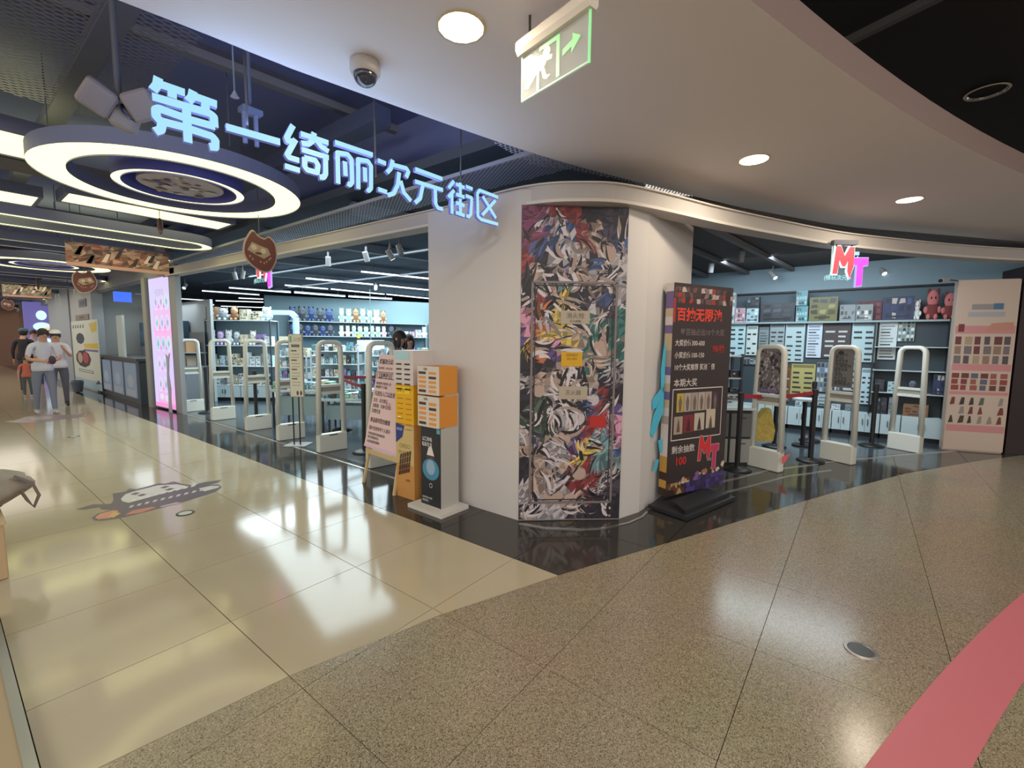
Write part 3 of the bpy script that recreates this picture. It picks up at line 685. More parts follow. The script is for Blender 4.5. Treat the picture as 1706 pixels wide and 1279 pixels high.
def stadium(c, L, wd, z, label, w=.1, inner=False):
    t = thing('stadium_lamp', label, 'lamp', (c[0], c[1], z))
    def sh(d):
        r = wd/2-d; h = L/2-wd/2; out = []
        for k in range(40):
            a = 2*math.pi*k/40; out.append(((h if math.cos(a) > 0 else -h)+r*math.cos(a), r*math.sin(a)))
        return out
    b = MB(); flat_ring(b, sh(0), sh(w), 0, .12, M_led, M_ring); b.build('outer_ring', t)
    if inner: b = MB(); flat_ring(b, sh(w+.1), sh(w+.13), 0, .1, M_ledw, M_ring); b.build('inner_ring', t)
    for a in (-.6, .6): MB().cyl((a, 0, .02), (a, 0, 4.1-z), .006, P(90, 94, 110), n=6).build('hanging_rod', t)
    return t
stadium((1.2, 8.5), 3.5, .85, 3.0, 'long oval glowing ceiling lamp just behind the big ring lamp', .13)
def panel_lamp(pts, z, label, name='ceiling_panel_lamp'):
    t = thing(name, label, 'light', (sum(p[0] for p in pts)/4, sum(p[1] for p in pts)/4, z))
    b = MB(); b.prism(pts, z, z+.03, M_led, M_ring); b.build('diffuser', t, world=True)
    x0, x1 = min(p[0] for p in pts), max(p[0] for p in pts); y0, y1 = min(p[1] for p in pts), max(p[1] for p in pts)
    f = MB()
    for (a_, b_, c_, d_) in ((x0-.04, y0-.04, x1+.04, y0), (x0-.04, y1, x1+.04, y1+.04), (x0-.04, y0, x0, y1), (x1, y0, x1+.04, y1)): f.box(a_, b_, z-.01, c_, d_, z+.12, M_ring)
    f.build('frame', t, world=True)
panel_lamp([(-1.5, 5.9), (.93, 5.9), (.93, 6.65), (-1.5, 6.65)], 3.3, 'wide glowing rectangular ceiling panel at the left edge beside the ring lamp')
panel_lamp([(-1.0, 8.3), (1.0, 8.3), (1.0, 8.95), (-1.0, 8.95)], 3.3, 'second glowing rectangular ceiling panel at the left edge')
panel_lamp([(1.2, 7.75), (3.0, 7.75), (3.0, 8.3), (1.2, 8.3)], 3.3, 'glowing rectangular ceiling panel partly hidden behind the big ring lamp')
panel_lamp([(1.1, 12.0), (3.0, 12.0), (3.0, 12.7), (1.1, 12.7)], 3.35, 'glowing rectangular ceiling panel behind the hanging picture banner')
ords = ['third', 'fourth', 'fifth', 'sixth', 'seventh', 'eighth', 'ninth']
for k, y in enumerate([10.9, 16.2, 19.2, 22.4, 26.0, 30.0, 35.0]):
    stadium((.9, y), 4.4, .8, 3.05, ['first', 'second', 'third', 'fourth', 'fifth', 'sixth', 'seventh'][k]+' slim oval ceiling lamp in the far row, counted down the corridor', .09)
# grey crossing beams in the corridor ceiling
for k, (y, z) in enumerate([(7.3, 3.42), (10.0, 3.42), (14.5, 3.42), (18, 3.42), (24, 3.42)]):
    beam((-2.5, y, z), (3.1, y, z), .5, .1, P(104, 100, 106, .7), ['first', 'second', 'third', 'fourth', 'fifth'][k]+' broad grey ceiling baffle across the corridor, counted away from the ring lamp', 'baffle', 'ceiling_baffle')
beam((.25, 4.3, 3.42), (.25, 20, 3.42), .3, .1, P(118, 114, 124, .7), 'pale lengthwise ceiling baffle behind the ring lamp', 'baffle', 'ceiling_baffle')

# ---- hanging picture banner across the corridor
def hang_banner(y, px0, py0, px1, py1, label, pal, seed):
    a = vy(px0, (py0+py1)/2, y); b = vy(px1, (py0+py1)/2, y); z1 = vy(px0, py0, y).z; z0 = vy(px1, py1, y).z
    t = thing('hanging_banner', label, 'banner', (a.x, y, z0))
    w, h = b.x-a.x, z1-z0
    MB().box(0, 0, 0, w, .01, h, P(150, 126, 112)).build('cloth', t)
    q = Print((0, -.001, 0), (1, 0, 0), (0, 0, 1), (0, -1, 0)); r = random.Random(seed)
    N1, N2 = 16, 7; JJ = {(i, j): ((i+(r.uniform(-.4, .4) if 0 < i < N1 else 0))/N1*w, (j+(r.uniform(-.4, .4) if 0 < j < N2 else 0))/N2*h) for i in range(N1+1) for j in range(N2+1)}
    for i in range(N1):
        for j in range(N2):
            for tr in ((JJ[i, j], JJ[i+1, j], JJ[i+1, j+1]), (JJ[i, j], JJ[i+1, j+1], JJ[i, j+1])):
                q.poly(tr, P(*r.choice(pal)), .001)
    for k in range(10):
        u, v = r.uniform(.1, w-.1), r.uniform(.08, h-.1); q.poly([(u-.05, v-.06), (u+.01, v-.06), (u+.06, v+.07), (u+.02, v+.07)], P(*r.choice([(226, 208, 188), (60, 44, 40)])), .002)
    q.rect(0, 0, w, .05, P(206, 158, 138), .003)
    q.mb.build('picture', t)
    for x in (.08, w-.08): MB().cyl((x, .005, h), (x, .005, 4.1-z0), .004, P(90, 84, 84), n=5).build('cord', t)
hang_banner(9.2, 106, 415, 277, 469, 'long brown patterned picture banner hanging across the corridor near the pink panel', [(150, 112, 92), (120, 84, 70), (176, 136, 112), (98, 66, 60), (160, 88, 66), (130, 110, 90), (190, 156, 134), (84, 64, 60)], 5)
hang_banner(19, 0, 478, 82, 512, 'smaller greenish-brown picture banner hanging far down the corridor at the left edge', [(120, 118, 96), (96, 100, 88), (160, 140, 126), (140, 112, 100), (86, 80, 76), (170, 160, 130)], 9)
# ---- nut shaped cut-out boards
def cutout(px, py, y, wpx, label, face=0, flip=1):
    c = vy(px, py, y); e = vy(px+wpx/2, py, y); s = (e.x-c.x)
    t = thing('cutout_board', label, 'sign', tuple(c), R_(face))
    out = [(-.95, .1), (-.85, .45), (-.5, .95), (-.3, 1.0), (-.1, .82), (.3, .72), (.55, .85), (.8, .72), (.98, .45), (1.0, -.1), (.75, -.6), (.4, -.85), (-.1, -.8), (-.6, -.55), (-.9, -.2)]
    ks = 1.3; out = [(flip*x*s, z*s*ks) for x, z in out]; o_ = smooth(out+[out[0]], 4)[:-1]
    cx0 = sum(p[0] for p in o_)/len(o_); 
    def slab(pts, y0, y1, m):
        n = len(pts); b = MB(); vs = [(p[0], y0, p[1]) for p in pts]+[(p[0], y1, p[1]) for p in pts]
        b.add(vs, [tuple(range(n)), tuple(range(n, 2*n))[::-1]]+[(i, n+i, n+(i+1) % n, (i+1) % n) for i in range(n)], m); return b
    slab(o_, -.006, .006, P(186, 160, 146, .6)).build('board', t)
    b = slab([(x*.92, z*.92) for x, z in o_], -.009, -.0065, P(112, 66, 58, .6)); b.build('shell', t)
    q = Print((0, -.0095, 0), (1, 0, 0), (0, 0, 1), (0, -1, 0))
    q.poly([(flip*x*s, z*s) for x, z in [(-.72, .1), (-.45, .6), (.0, .45), (.45, .35), (.6, 0), (.2, -.3), (-.3, -.1)]][::flip], P(176, 150, 120))
    q.oval(flip*-.35*s, .3*s, .16*s, .16*s, P(206, 190, 170), .003); q.oval(flip*.18*s, .15*s, .16*s, .16*s, P(206, 190, 170), .003)
    q.oval(flip*-.1*s, -.02*s, .2*s, .07*s, P(90, 62, 50), .003)
    for (x, z) in [(-.6, -.25), (-.45, -.4), (0, -.5), (.2, -.55), (.5, -.3), (.6, -.2), (.35, -.45)]: q.oval(flip*x*s, z*s, .05*s, .07*s, P(190, 140, 126), .003, 8)
    q.mb.build('markings', t)
    MB().cyl((0, 0, .8*s), (0, 0, 4.1-c.z), .004, P(90, 84, 84), n=5).build('cord', t)
cutout(429, 430, 6.0, 56, 'large brown nut-shaped cut-out board hanging before the left shopfront')
cutout(139, 484, 9.4, 42, 'brown nut-shaped cut-out board hanging under the long picture banner', flip=-1)
cutout(10, 524, 18.5, 22, 'pale nut-shaped cut-out board far down the corridor at the left edge')
def end_on(px, py, y, wpx, hpx, label):
    c = vy(px, py, y); w = abs(vy(px+wpx/2, py, y).x-c.x); h = abs(vy(px, py-hpx/2, y).z-c.z)
    t = thing('hanging_tag', label, 'sign', tuple(c), R_(20))
    b = MB(); b.ell((0, 0, 0), (w, .03, h), P(120, 92, 84), 10, 8); b.build('board', t); MB().cyl((0, 0, h*.9), (0, 0, 4.1-c.z), .004, P(90, 84, 84), n=5).build('cord', t)
end_on(262, 388, 7.6, 11, 28, 'narrow brown board hanging edge-on behind the ring lamp')
end_on(59, 478, 17, 8, 40, 'narrow brown board hanging edge-on far down the corridor')

# ---- lit shop logo signs (M T)
def logo_sign(o, x, n, s, label):
    o = Vector(o); x = Vector(x).normalized(); n = Vector(n).normalized()
    t = thing('logo_sign', label, 'sign', tuple(o))
    def shape(pts, m, t0, t1, name, ms=None):
        k = len(pts); b = MB(); vs = [o+x*(u*s)+Vector((0, 0, v*s))+n*t1 for u, v in pts]+[o+x*(u*s)+Vector((0, 0, v*s))+n*t0 for u, v in pts]
        b.add(vs, [tuple(range(k))], m); b.add(vs, [(i, k+i, k+(i+1) % k, (i+1) % k) for i in range(k)], ms or m); return b.build(name, t, world=True)
    def grow(pts, g):
        cx0 = sum(p[0] for p in pts)/len(pts); out = []
        for i, p in enumerate(pts):
            a = Vector(pts[i-1]); b = Vector(p); c = Vector(pts[(i+1) % len(pts)]); d1 = (b-a).normalized(); d2 = (c-b).normalized()
            nn = Vector((d1.y, -d1.x))+Vector((d2.y, -d2.x)); l = nn.length; out.append(tuple(b+nn/l*g*min(1.8, 2/l) if l > 1e-4 else b))
        return out
    ar = lambda q: sum(q[i-1][0]*q[i][1]-q[i][0]*q[i-1][1] for i in range(len(q)))
    Mp = [(0, 0), (.09, 0), (.13, .34), (.22, .17), (.27, .17), (.34, .33), (.34, 0.06), (.39, -.08), (.46, .17), (.45, .6), (.36, .6), (.25, .38), (.14, .62), (.05, .62)]
    Tp = [(.56, -.28), (.68, -.26), (.68, .18), (.79, .2), (.79, .36), (.48, .36), (.48, .2), (.56, .2)]
    if ar(Mp) < 0: Mp = Mp[::-1]
    if ar(Tp) < 0: Tp = Tp[::-1]
    Mw = G(236, 250, 250, 1.1)
    shape(grow(Mp, .03), Mw, -.02, 0, 'letter_edge'); o1 = shape(Mp, G(255, 70, 84, 1.25), 0, .012, 'letter'); o1['label'] = 'glowing red letter M'
    shape(grow(Tp, .022), G(190, 190, 255, 1.), -.02, 0, 'letter_edge'); o2 = shape(Tp, G(255, 60, 245, 1.3), 0, .012, 'letter'); o2['label'] = 'glowing magenta letter T'
    q = Print(o+n*.004, x, (0, 0, 1), n); Mc = G(170, 235, 240, 1.1)
    q.text('(模玩次元)', -.2*s, -.13*s, .125*s, Mc, .003, .01); q.rect(.47*s, .42*s, .58*s, .5*s, Mc); q.poly([(.47*s, .2*s), (.495*s, .2*s), (.56*s, .4*s), (.535*s, .4*s)], Mw)
    q.text('&', .36*s, -.12*s, .12*s, G(225, 190, 250), .003, .01)
    q.rect(-.06*s, .02*s, -.035*s, .62*s, G(200, 240, 225, .9)); q.build('small_lettering', t)
    c = MB(); c.bar(o+x*(-.05*s)+Vector((0, 0, .7*s)), o+x*(.5*s)+Vector((0, 0, .7*s)), .06, .05, P(96, 96, 108)); c.build('mounting_bar', t, world=True)
    for u in (.05, .4): MB().bar(o+x*(u*s)+Vector((0, 0, .62*s)), o+x*(u*s)+Vector((0, 0, .7*s)), .015, .015, P(96, 96, 108)).build('bracket', t, world=True)
pa, pb = Vector((6.16, .34, 0)), Vector((6.75, -.01, 0)); lx = (pb-pa).normalized(); ln = Vector((lx.y, -lx.x, 0)); ln = ln if ln.dot(pa) < 0 else -ln
q = pl(1381, 448, pa, pb)
logo_sign(pl(1383, 446, pa, pa+rgt), rgt, Vector((-rgt.y*-1, -rgt.x, 0)) if False else -Vector((fwd.x, fwd.y, 0)).normalized(), .48, 'lit red M and magenta T logo hanging below the right bulkhead')
q = vx(443, 480, 3.22)
logo_sign(vx(426, 470, 3.22), (0, -1, 0), (-1, 0, 0), .62, 'lit magenta T logo on the left shopfront, half hidden behind a brown cut-out board')

# ================================================================== ENTRANCE OBJECTS
def rpath(w0, w1, z0, z1, r, n=5):  # rounded tapering upright loop, open at the bottom
    pts = [(-w0/2, z0)]
    for k in range(n+1):
        a = math.pi-math.pi/2*k/n; pts.append((-w1/2+r+r*math.cos(a), z1-r+r*math.sin(a)))
    for k in range(n+1):
        a = math.pi/2-math.pi/2*k/n; pts.append((w1/2-r+r*math.cos(a), z1-r+r*math.sin(a)))
    pts.append((w0/2, z0)); return [(p[0], 0, p[1]) for p in pts]
def gate(label, group='white security gates of the shop entrances'):
    t = thing('security_gate', label, 'gate', group=group)
    o = rbox(.40, .11, .25, .015, M_gate, (0, 0, .127)).build('base', t)
    MB().box(-.06, -.0575, .225, .06, -.054, .24, P(90, 90, 86)).build('slot', o)
    MB().tube(rpath(.36, .305, .24, 1.515, .085), .058, .08, M_gate).build('frame', t, smooth=True)
    MB().box(-.165, -.025, .90, .165, .025, .935, M_gate).build('crossbar', t)
    MB().box(-.167, -.025, .80, .167, .025, .84, M_gate).build('crossbar', t)
    MB().box(-.165, -.012, .84, .165, .012, .90, P(150, 150, 142)).build('middle_panel', t)
    MB().box(-.07, -.03, 1.525, .07, .03, 1.54, P(80, 80, 78)).build('top_slot', t)
    return t
LG = [(3.38, 4.62, 8, 'nearest white security gate, behind the pink notice board'), (3.40, 5.80, 6, 'white security gate just right of the paper notice stand'),
      (3.40, 6.97, 6, 'white security gate just left of the paper notice stand'), (3.42, 8.14, 4, 'third white security gate from the left, before the white cabinet'),
      (3.42, 9.65, 4, 'second white security gate from the left end of the row'), (3.40, 11.2, 0, 'leftmost white security gate, beside the pier of the pink panel')]
g0 = gate(LG[0][3]); g0.location = (LG[0][0], LG[0][1], 0); g0.rotation_euler = (0, 0, R_(-LG[0][2]))
for x, y, a, l in LG[1:]: dup(g0, (x, y, 0), R_(-a), l)
RG = [((6.30, .86), 68, 'white security gate holding a grey picture poster, nearest the black banner'), ((7.32, .06+.1), 64, 'middle white security gate of the right entrance with a dark printed sheet'),
      ((8.74, -.60), 61, 'rightmost white security gate, before the open grey shelves')]
rg = []
for (x, y), a, l in RG: rg.append(dup(g0, (x, y, 0), R_(a), l))
def gate_sheet(p, a, z0, z1, w, name, label, kind):
    x = Vector((math.cos(R_(a)), math.sin(R_(a)), 0)); n = Vector((x.y, -x.x, 0)); n = n if n.dot(Vector((p[0], p[1], 0))) < 0 else -n
    if x.dot(rgt) < 0: x = -x
    o = Vector((p[0], p[1], 0))-x*w/2+Vector((0, 0, z0))+n*.02
    t = thing(name, label, 'poster', tuple(o))
    b = MB(); pbox(b, o, x, n, 0, 0, w, z1-z0, 0, .003, P(118, 112, 112)); b.build('sheet', t, world=True)
    q = Print(o+n*.003, x, (0, 0, 1), n); r = random.Random(len(label))
    if kind == 0:
        for k in range(150):
            u, v = r.uniform(.02, w-.02), r.uniform(.03, z1-z0-.03); a_ = r.uniform(0, 6.3); s_ = r.uniform(.01, .035)
            pts = [(u+s_*math.cos(a_+c_)*r.uniform(.4, 1), v+s_*1.4*math.sin(a_+c_)*r.uniform(.4, 1)) for c_ in (0, 1.2, 2.5, 3.7, 5)]
            pts = [(min(w, max(0, x_)), y_) for x_, y_ in pts]
            q.poly(pts, P(*r.choice([(60, 56, 62), (160, 152, 148), (96, 92, 104), (186, 178, 172), (130, 116, 112), (44, 42, 46)])), .0005+k*.00002)
        q.rect(.03, .02, w-.02, .045, P(130, 110, 170), .005)
    else:
        q.rect(.01, .01, w-.01, z1-z0-.01, P(112, 108, 106), .0006)
        for j in range(11):
            q.text(r.choice(['原神周边', '徽章盲盒', '立牌挂件', '手办', '卡牌', '谷子专区', '新品']), .02, .03+j*(z1-z0-.1)/10.5, .038 if j % 3 else .05, P(40, 38, 40), .001, .01)
        q.oval(w*.35, z1-z0-.05, .035, .028, P(50, 46, 46), .0012)
    q.build('print', t)
gate_sheet((6.30, .86), 68, .95, 1.49, .30, 'gate_poster', 'grey crowded picture sheet fixed in the gate nearest the black banner', 0)
gate_sheet((7.32, .16), 64, .99, 1.49, .24, 'gate_poster', 'dark printed text sheet fixed in the middle gate of the right entrance', 1)
t = thing('hanging_bag', 'yellow patterned bag seen through the lower window of the gate nearest the black banner', 'bag', (6.52, .98, .30))
b = MB(); pts = [(-.16, .0), (.15, .0), (.17, .14), (.10, .42), (.06, .44), (-.04, .30), (-.17, .16)]
for a_, b_ in ((.05, -.05),):
    n = len(pts); X = rgt; N = Vector((-.6, -.8, 0)).normalized()
    vs = [Vector((X.x*u, X.y*u, v))+N*.05 for u, v in pts]+[Vector((X.x*u*.9, X.y*u*.9, v*.95))-N*.05 for u, v in pts]
    b.add(vs, [tuple(range(n)), tuple(range(n, 2*n))[::-1]]+[(i, n+i, n+(i+1) % n, (i+1) % n) for i in range(n)], mat(hx(176, 156, 76), .6, noise=.5, scale=22))
b.build('pouch', t); MB().cyl((X.x*.06, X.y*.06, .43), (X.x*.06, X.y*.06, .55), .006, P(200, 190, 150)).build('strap', t)
t = thing('ribbon_tag', 'small red paper flag stuck to the foot of the gate nearest the black banner', 'tag', tuple(fl(1306, 752, .22)))
q = rgt; MB().add([(0, 0, 0), tuple(q*.09+Vector((0, 0, .03))), tuple(q*.03+Vector((0, 0, -.07))), (0, 0, -.09), (.005, .005, 0), tuple(q*.09+Vector((.005, .005, .03))), tuple(q*.03+Vector((.005, .005, -.07))), (.005, .005, -.09)], [(0, 1, 2, 3), (7, 6, 5, 4), (0, 4, 5, 1), (1, 5, 6, 2), (2, 6, 7, 3), (3, 7, 4, 0)], P(226, 96, 96)) if False else None
fb = MB(); fb.add([(0, 0, 0), tuple(q*.09+Vector((0, 0, .03))), tuple(q*.03+Vector((0, 0, -.07))), (0, 0, -.09), (.005, .005, 0), tuple(q*.09+Vector((.005, .005, .03))), tuple(q*.03+Vector((.005, .005, -.07))), (.005, .005, -.09)], [(0, 1, 2, 3), (7, 6, 5, 4), (0, 4, 5, 1), (1, 5, 6, 2), (2, 6, 7, 3), (3, 7, 4, 0)], P(226, 96, 96)); fb.build('flag', t)

# ---- stanchions
def stanchion(label):
    t = thing('stanchion', label, 'barrier post', group='black belt barrier posts at the shop entrances')
    MB().lathe([(.001, .0), (.165, .0), (.165, .012), (.12, .03), (.04, .04), (.03, .05)], M_blk, 28).build('base', t, smooth=True)
    MB().cyl((0, 0, .03), (0, 0, .90), .031, M_blk, n=14).build('post', t)
    o = MB().cyl((0, 0, .88), (0, 0, .95), .036, M_blk, n=14).build('belt_head', t); MB().cyl((0, 0, .95), (0, 0, .96), .03, P(50, 50, 52)).build('cap', o)
    return t
ST = [((3.62, 5.35), 'black barrier post beside the pink notice board, with a round foot'), ((3.75, 9.0), 'black barrier post in the gap before the white cabinet'), ((3.52, 10.75), 'black barrier post inside the leftmost security gate'),
      ((4.3, 7.0), 'black barrier post behind the paper notice stand'), ((6.02, 1.12), 'black barrier post behind the black banner, start of the right red belt'), ((7.10, .44), 'black barrier post at the near end of the right red belt'),
      ((7.75, .95), 'black barrier post set back inside the right shop entrance'), ((8.8, -.22), 'black barrier post beside the rightmost security gate'), ((8.6, .55), 'slim black post farther inside the right shop, before the cabinets'), ((5.6, 7.0), 'black barrier post at the far end of the left red belt')]
s0 = stanchion(ST[0][1]); s0.location = (*ST[0][0], 0)
for p, l in ST[1:]: dup(s0, (*p, 0), 0, l)
M_belt = P(158, 40, 56, .6)
def belt(a, b, label, sag=.03):
    mbt = MB(); N = 8; pts = []
    for k in range(N+1):
        u = k/N; pts.append(Vector((a[0]+(b[0]-a[0])*u, a[1]+(b[1]-a[1])*u, .915-sag*4*u*(1-u))))
    for p, q in zip(pts, pts[1:]): mbt.bar(p, q, .004, .05, M_belt)
    tag(mbt.build('barrier_belt'), label, 'barrier belt')
belt((6.05, 1.10), (7.07, .46), 'red barrier belt stretched across the right shop entrance')
belt((3.66, 5.37), (4.27, 6.97), 'red barrier belt from the notice board post into the left entrance')
belt((4.34, 7.0), (5.57, 7.0), 'red barrier belt running inward over the display table')

# ---- black advertising board on its base
t = thing('banner_stand', 'tall dark double-sided advertising board with red and white Chinese lettering on a black foot', 'banner', (4.41, 1.19, 0), R_(-14.3))
b = MB(); b.prism([(-.44, -.20), (.44, -.20), (.44, .19), (-.44, .19)], 0.012, .045, P(34, 36, 40, .5)); b.prism([(-.40, -.16), (.40, -.16), (.30, .0), (.30, .06), (-.30, .06), (-.30, 0)], .045, .085, P(30, 32, 36, .5)); b.build('foot', t)
for x, y in ((-.4, -.16), (.4, -.16), (-.4, .15), (.4, .15)): MB().cyl((x, y, 0), (x, y, .014), .02, M_blk, n=10).build('foot_pad', t)
A_ = fl(1112, 826, .06); B_ = fl(1207, 803, .06)
bx = (B_-A_); bx.z = 0; bw = bx.length; bx.normalize(); bn = Vector((bx.y, -bx.x, 0)); bn = bn if bn.dot(A_) < 0 else -bn
A_.z = 0; TOPL = pl(1105, 463, A_, A_+bx); TOPR = pl(1212, 473, A_, A_+bx); bh = (TOPL.z+TOPR.z)/2
b = MB(); pbox(b, A_, bx, bn, 0, .08, bw, bh, -.09, 0, P(34, 28, 30, .5)); b.build('panel', t, world=True)
q = Print(A_, bx, (0, 0, 1), bn); Mk = P(46, 34, 36, .45); q.rect(0, .08, bw, bh, Mk, .001)
S = bw/.98
k1 = lambda v: .08+(bh-.08)*v  # v fraction of height
def colsq(u0, v0, u1, v1, n, pal, r, lift=.0015, nv=3):
    for i in range(n):
        for j in range(nv):
            a0, a1 = u0+(u1-u0)*i/n, u0+(u1-u0)*(i+1)/n; b0, b1 = v0+(v1-v0)*j/nv, v0+(v1-v0)*(j+1)/nv
            du = (a1-a0)*.3
            q.poly([(min(u1, max(u0, a0+r.uniform(-du, du))), b0), (min(u1, max(u0, a1+r.uniform(-du, du))), b0+r.uniform(0, .01)), (min(u1, max(u0, a1+r.uniform(-du, du))), b1), (min(u1, max(u0, a0+r.uniform(-du, du))), b1-r.uniform(0, .01))], P(*r.choice(pal)), lift)
r = random.Random(11)
colsq(.0, k1(.91), bw, k1(.985), 16, [(96, 70, 70), (60, 44, 48), (170, 156, 152), (150, 44, 40), (86, 60, 60), (44, 32, 34), (120, 100, 100)], r)
q.rect(.0, k1(.82), .03, k1(.93), P(156, 44, 38), .002)
Mred = P(214, 60, 42, .5); Mwt = P(206, 196, 190, .5)
q.text('百抽无限池', .05*S, k1(.835), .15*S, Mred, .003, .03, sx=1.0)
q.text('每百抽必出10个大奖', .12*S, k1(.765), .082*S, P(120, 108, 108), .003, .005)
for j, l in enumerate(['大奖价值300-600', '小奖价值100-150', '10个大奖推荐 奖池翻倍']): q.text(l, .045*S, k1(.715-.057*j), .076*S, Mwt, .003, .012, sx=.86)
q.text('98/抽', .66*S, k1(.685), .10*S, P(170, 40, 34), .003, .02, sx=.9)
q.text('本期大奖', .05*S, k1(.525), .095*S, Mwt, .003, .008)
fr0, fr1, fv0, fv1 = .04*S, .88*S, k1(.265), k1(.512); q.frame(fr0, fv0, fr1, fv1, .010, Mwt, .003)
for i, c in enumerate([(184, 160, 70), (170, 158, 146), (158, 146, 140), (172, 160, 146), (166, 150, 140), (70, 40, 60)]):
    u = .11*S+i*.117*S; q.rect(u, k1(.40), u+.112*S, k1(.49), P(*c), .003)
    q.poly([(u+.04*S, k1(.405)), (u+.075*S, k1(.405)), (u+.085*S, k1(.45)), (u+.055*S, k1(.482)), (u+.03*S, k1(.45))], P(110, 96, 86), .004)
for i, (w_, c, d_) in enumerate([(.14, (166, 146, 130), (100, 76, 66)), (.17, (120, 40, 46), (60, 24, 30)), (.17, (186, 176, 160), (60, 50, 48)), (.16, (190, 176, 156), (90, 80, 70))]):
    u = (.08+[0, .15, .33, .53][i])*S; q.rect(u, k1(.295+.004*i), u+w_*S, k1(.38+.004*i+(.01 if i == 3 else 0)), P(*c), .003)
    q.poly([(u+w_*.3*S, k1(.305)), (u+w_*.7*S, k1(.305)), (u+w_*.62*S, k1(.345)), (u+w_*.5*S, k1(.372)), (u+w_*.4*S, k1(.345))], P(*d_), .004)
q.text('剩余抽数', .06*S, k1(.205), .095*S, Mwt, .003, .01); q.text('100', .12*S, k1(.145), .125*S, P(190, 44, 40), .003, .03)
def flat_letter(pts, u, v, s, m, me):
    n = len(pts); cx0 = sum(p[0] for p in pts)/n; cy0 = sum(p[1] for p in pts)/n
    for ang in range(0, 360, 45): q.poly([(u+p[0]*s+.008*math.cos(R_(ang)), v+p[1]*s+.008*math.sin(R_(ang))) for p in pts], me, .003)
    q.poly([(u+p[0]*s, v+p[1]*s) for p in pts], m, .0045)
Mp = [(0, 0), (.09, 0), (.13, .34), (.22, .17), (.27, .17), (.34, .33), (.34, 0.06), (.39, -.04), (.46, .17), (.45, .6), (.36, .6), (.25, .38), (.14, .62), (.05, .62)]
Tp = [(.56, -.28), (.68, -.26), (.68, .18), (.79, .2), (.79, .36), (.48, .36), (.48, .2), (.56, .2)]
flat_letter(Mp, .50*S, k1(.15), .46*S, P(206, 44, 48), P(190, 180, 184)); flat_letter(Tp, .50*S, k1(.15), .46*S, P(200, 48, 92), P(190, 180, 184))
q.text('&', .70*S, k1(.14), .06*S, P(180, 170, 180), .004)
colsq(.16*S, k1(.0), bw, k1(.075), 10, [(60, 46, 96), (74, 60, 128), (50, 40, 80)], r, .0015, 3)
colsq(.0, k1(.0), .3*S, k1(.06), 5, [(90, 56, 40), (170, 140, 90), (50, 34, 32)], r, .0016, 2)
for k in range(26):
    u = r.uniform(.02, bw-.03); v = k1(.035+.07*u/bw+r.uniform(-.012, .02)); s_ = r.uniform(.015, .045)
    q.poly([(min(bw, max(0, u+s_*math.cos(c_)*r.uniform(.4, 1.2))), v+s_*math.sin(c_)*r.uniform(.4, 1)) for c_ in (0, 1.2, 2.5, 3.7, 5)], P(*r.choice([(190, 160, 110), (160, 110, 80), (206, 190, 170), (96, 50, 40), (120, 90, 140)])), .002+.0001*k)
q.build('front_print', t)
# side face print
b = MB(); so_ = A_-bn*.09; sxd = bn; sn2 = -bx
q = Print(A_-bn*.09, bn, (0, 0, 1), -bx); 
for k in range(26):
    v0 = .08+k*(bh-.08)/26; c = r.choice([(176, 160, 150), (120, 100, 150), (200, 180, 150), (90, 80, 100), (214, 204, 200)]) if k > 4 else r.choice([(196, 150, 70), (60, 40, 36)])
    q.rect(0, v0, .09, v0+(bh-.08)/26, P(*c), .001)
q.build('side_print', t)
# hair-like blue cut-out pieces sticking out on the left of the board
o = A_-bx*.02-bn*.05; b = MB(); Mcy = P(70, 176, 206, .5)
for (pts) in [[(-.02, 1.55), (-.05, 1.3), (-.04, 1.1), (.0, 1.08), (.0, 1.5)], [(0, 1.15), (-.15, 1.02), (-.14, .92), (-.09, .95), (-.04, 1.03), (-.13, .86), (-.16, .7), (-.12, .66), (-.02, .86), (0, .9)], [(-.05, .62), (-.02, .5), (0, .5), (0, .64)], [(-.1, .34), (-.06, .33), (-.03, .44), (-.07, .44)]]:
    n = len(pts); vs = [o+bx*u+Vector((0, 0, v)) for u, v in pts]+[o+bx*u+Vector((0, 0, v))-bn*.006 for u, v in pts]
    b.add(vs, [tuple(range(n)), tuple(range(n, 2*n))[::-1]]+[(i, n+i, n+(i+1) % n, (i+1) % n) for i in range(n)], Mcy)
b.build('cut_out_ribbon', t, world=True)

# ---- A-frame notice board (pink sheet, wooden easel)
t = thing('notice_easel', 'pink notice sheet with black Chinese text on a light wooden easel left of the column', 'notice board', (2.80, 3.95, 0))
q0 = fl(609, 808); q1 = fl(660, 829)
ax = (q1-q0); ax.z = 0; aw = ax.length; ax.normalize(); an = Vector((ax.y, -ax.x, 0)); an = an if an.dot(q0) < 0 else -an
lean = (Vector((0, 0, 1))-an*.20).normalized(); Mwood = mat(hx(206, 178, 130), .5, noise=.12, scale=18)
L_ = 1.14
b0 = Vector((q0.x, q0.y, 0)); b1 = Vector((q1.x, q1.y, 0))
ins = .05
MB().bar(b0, b0+ax*ins+lean*1.40, .03, .022, Mwood, an).build('leg', t, world=True); MB().bar(b1, b1-ax*ins+lean*1.40, .03, .022, Mwood, an).build('leg', t, world=True)
bk0 = b0-an*.52; bk1 = b1-an*.52
MB().bar(bk0, b0+ax*ins+lean*1.36, .028, .02, Mwood, an).build('leg', t, world=True); MB().bar(bk1, b1-ax*ins+lean*1.36, .028, .02, Mwood, an).build('leg', t, world=True)
MB().bar(b0+lean*.36, b1+lean*.36, .05, .07, Mwood, an).build('ledge', t, world=True); MB().bar(b0+ax*ins+lean*1.38, b1-ax*ins+lean*1.38, .03, .05, Mwood, an).build('top_rail', t, world=True)
so0 = b0-ax*.06+lean*.40+an*.03; sw = aw+.12; sh_ = 1.02
b = MB(); sl = MB()
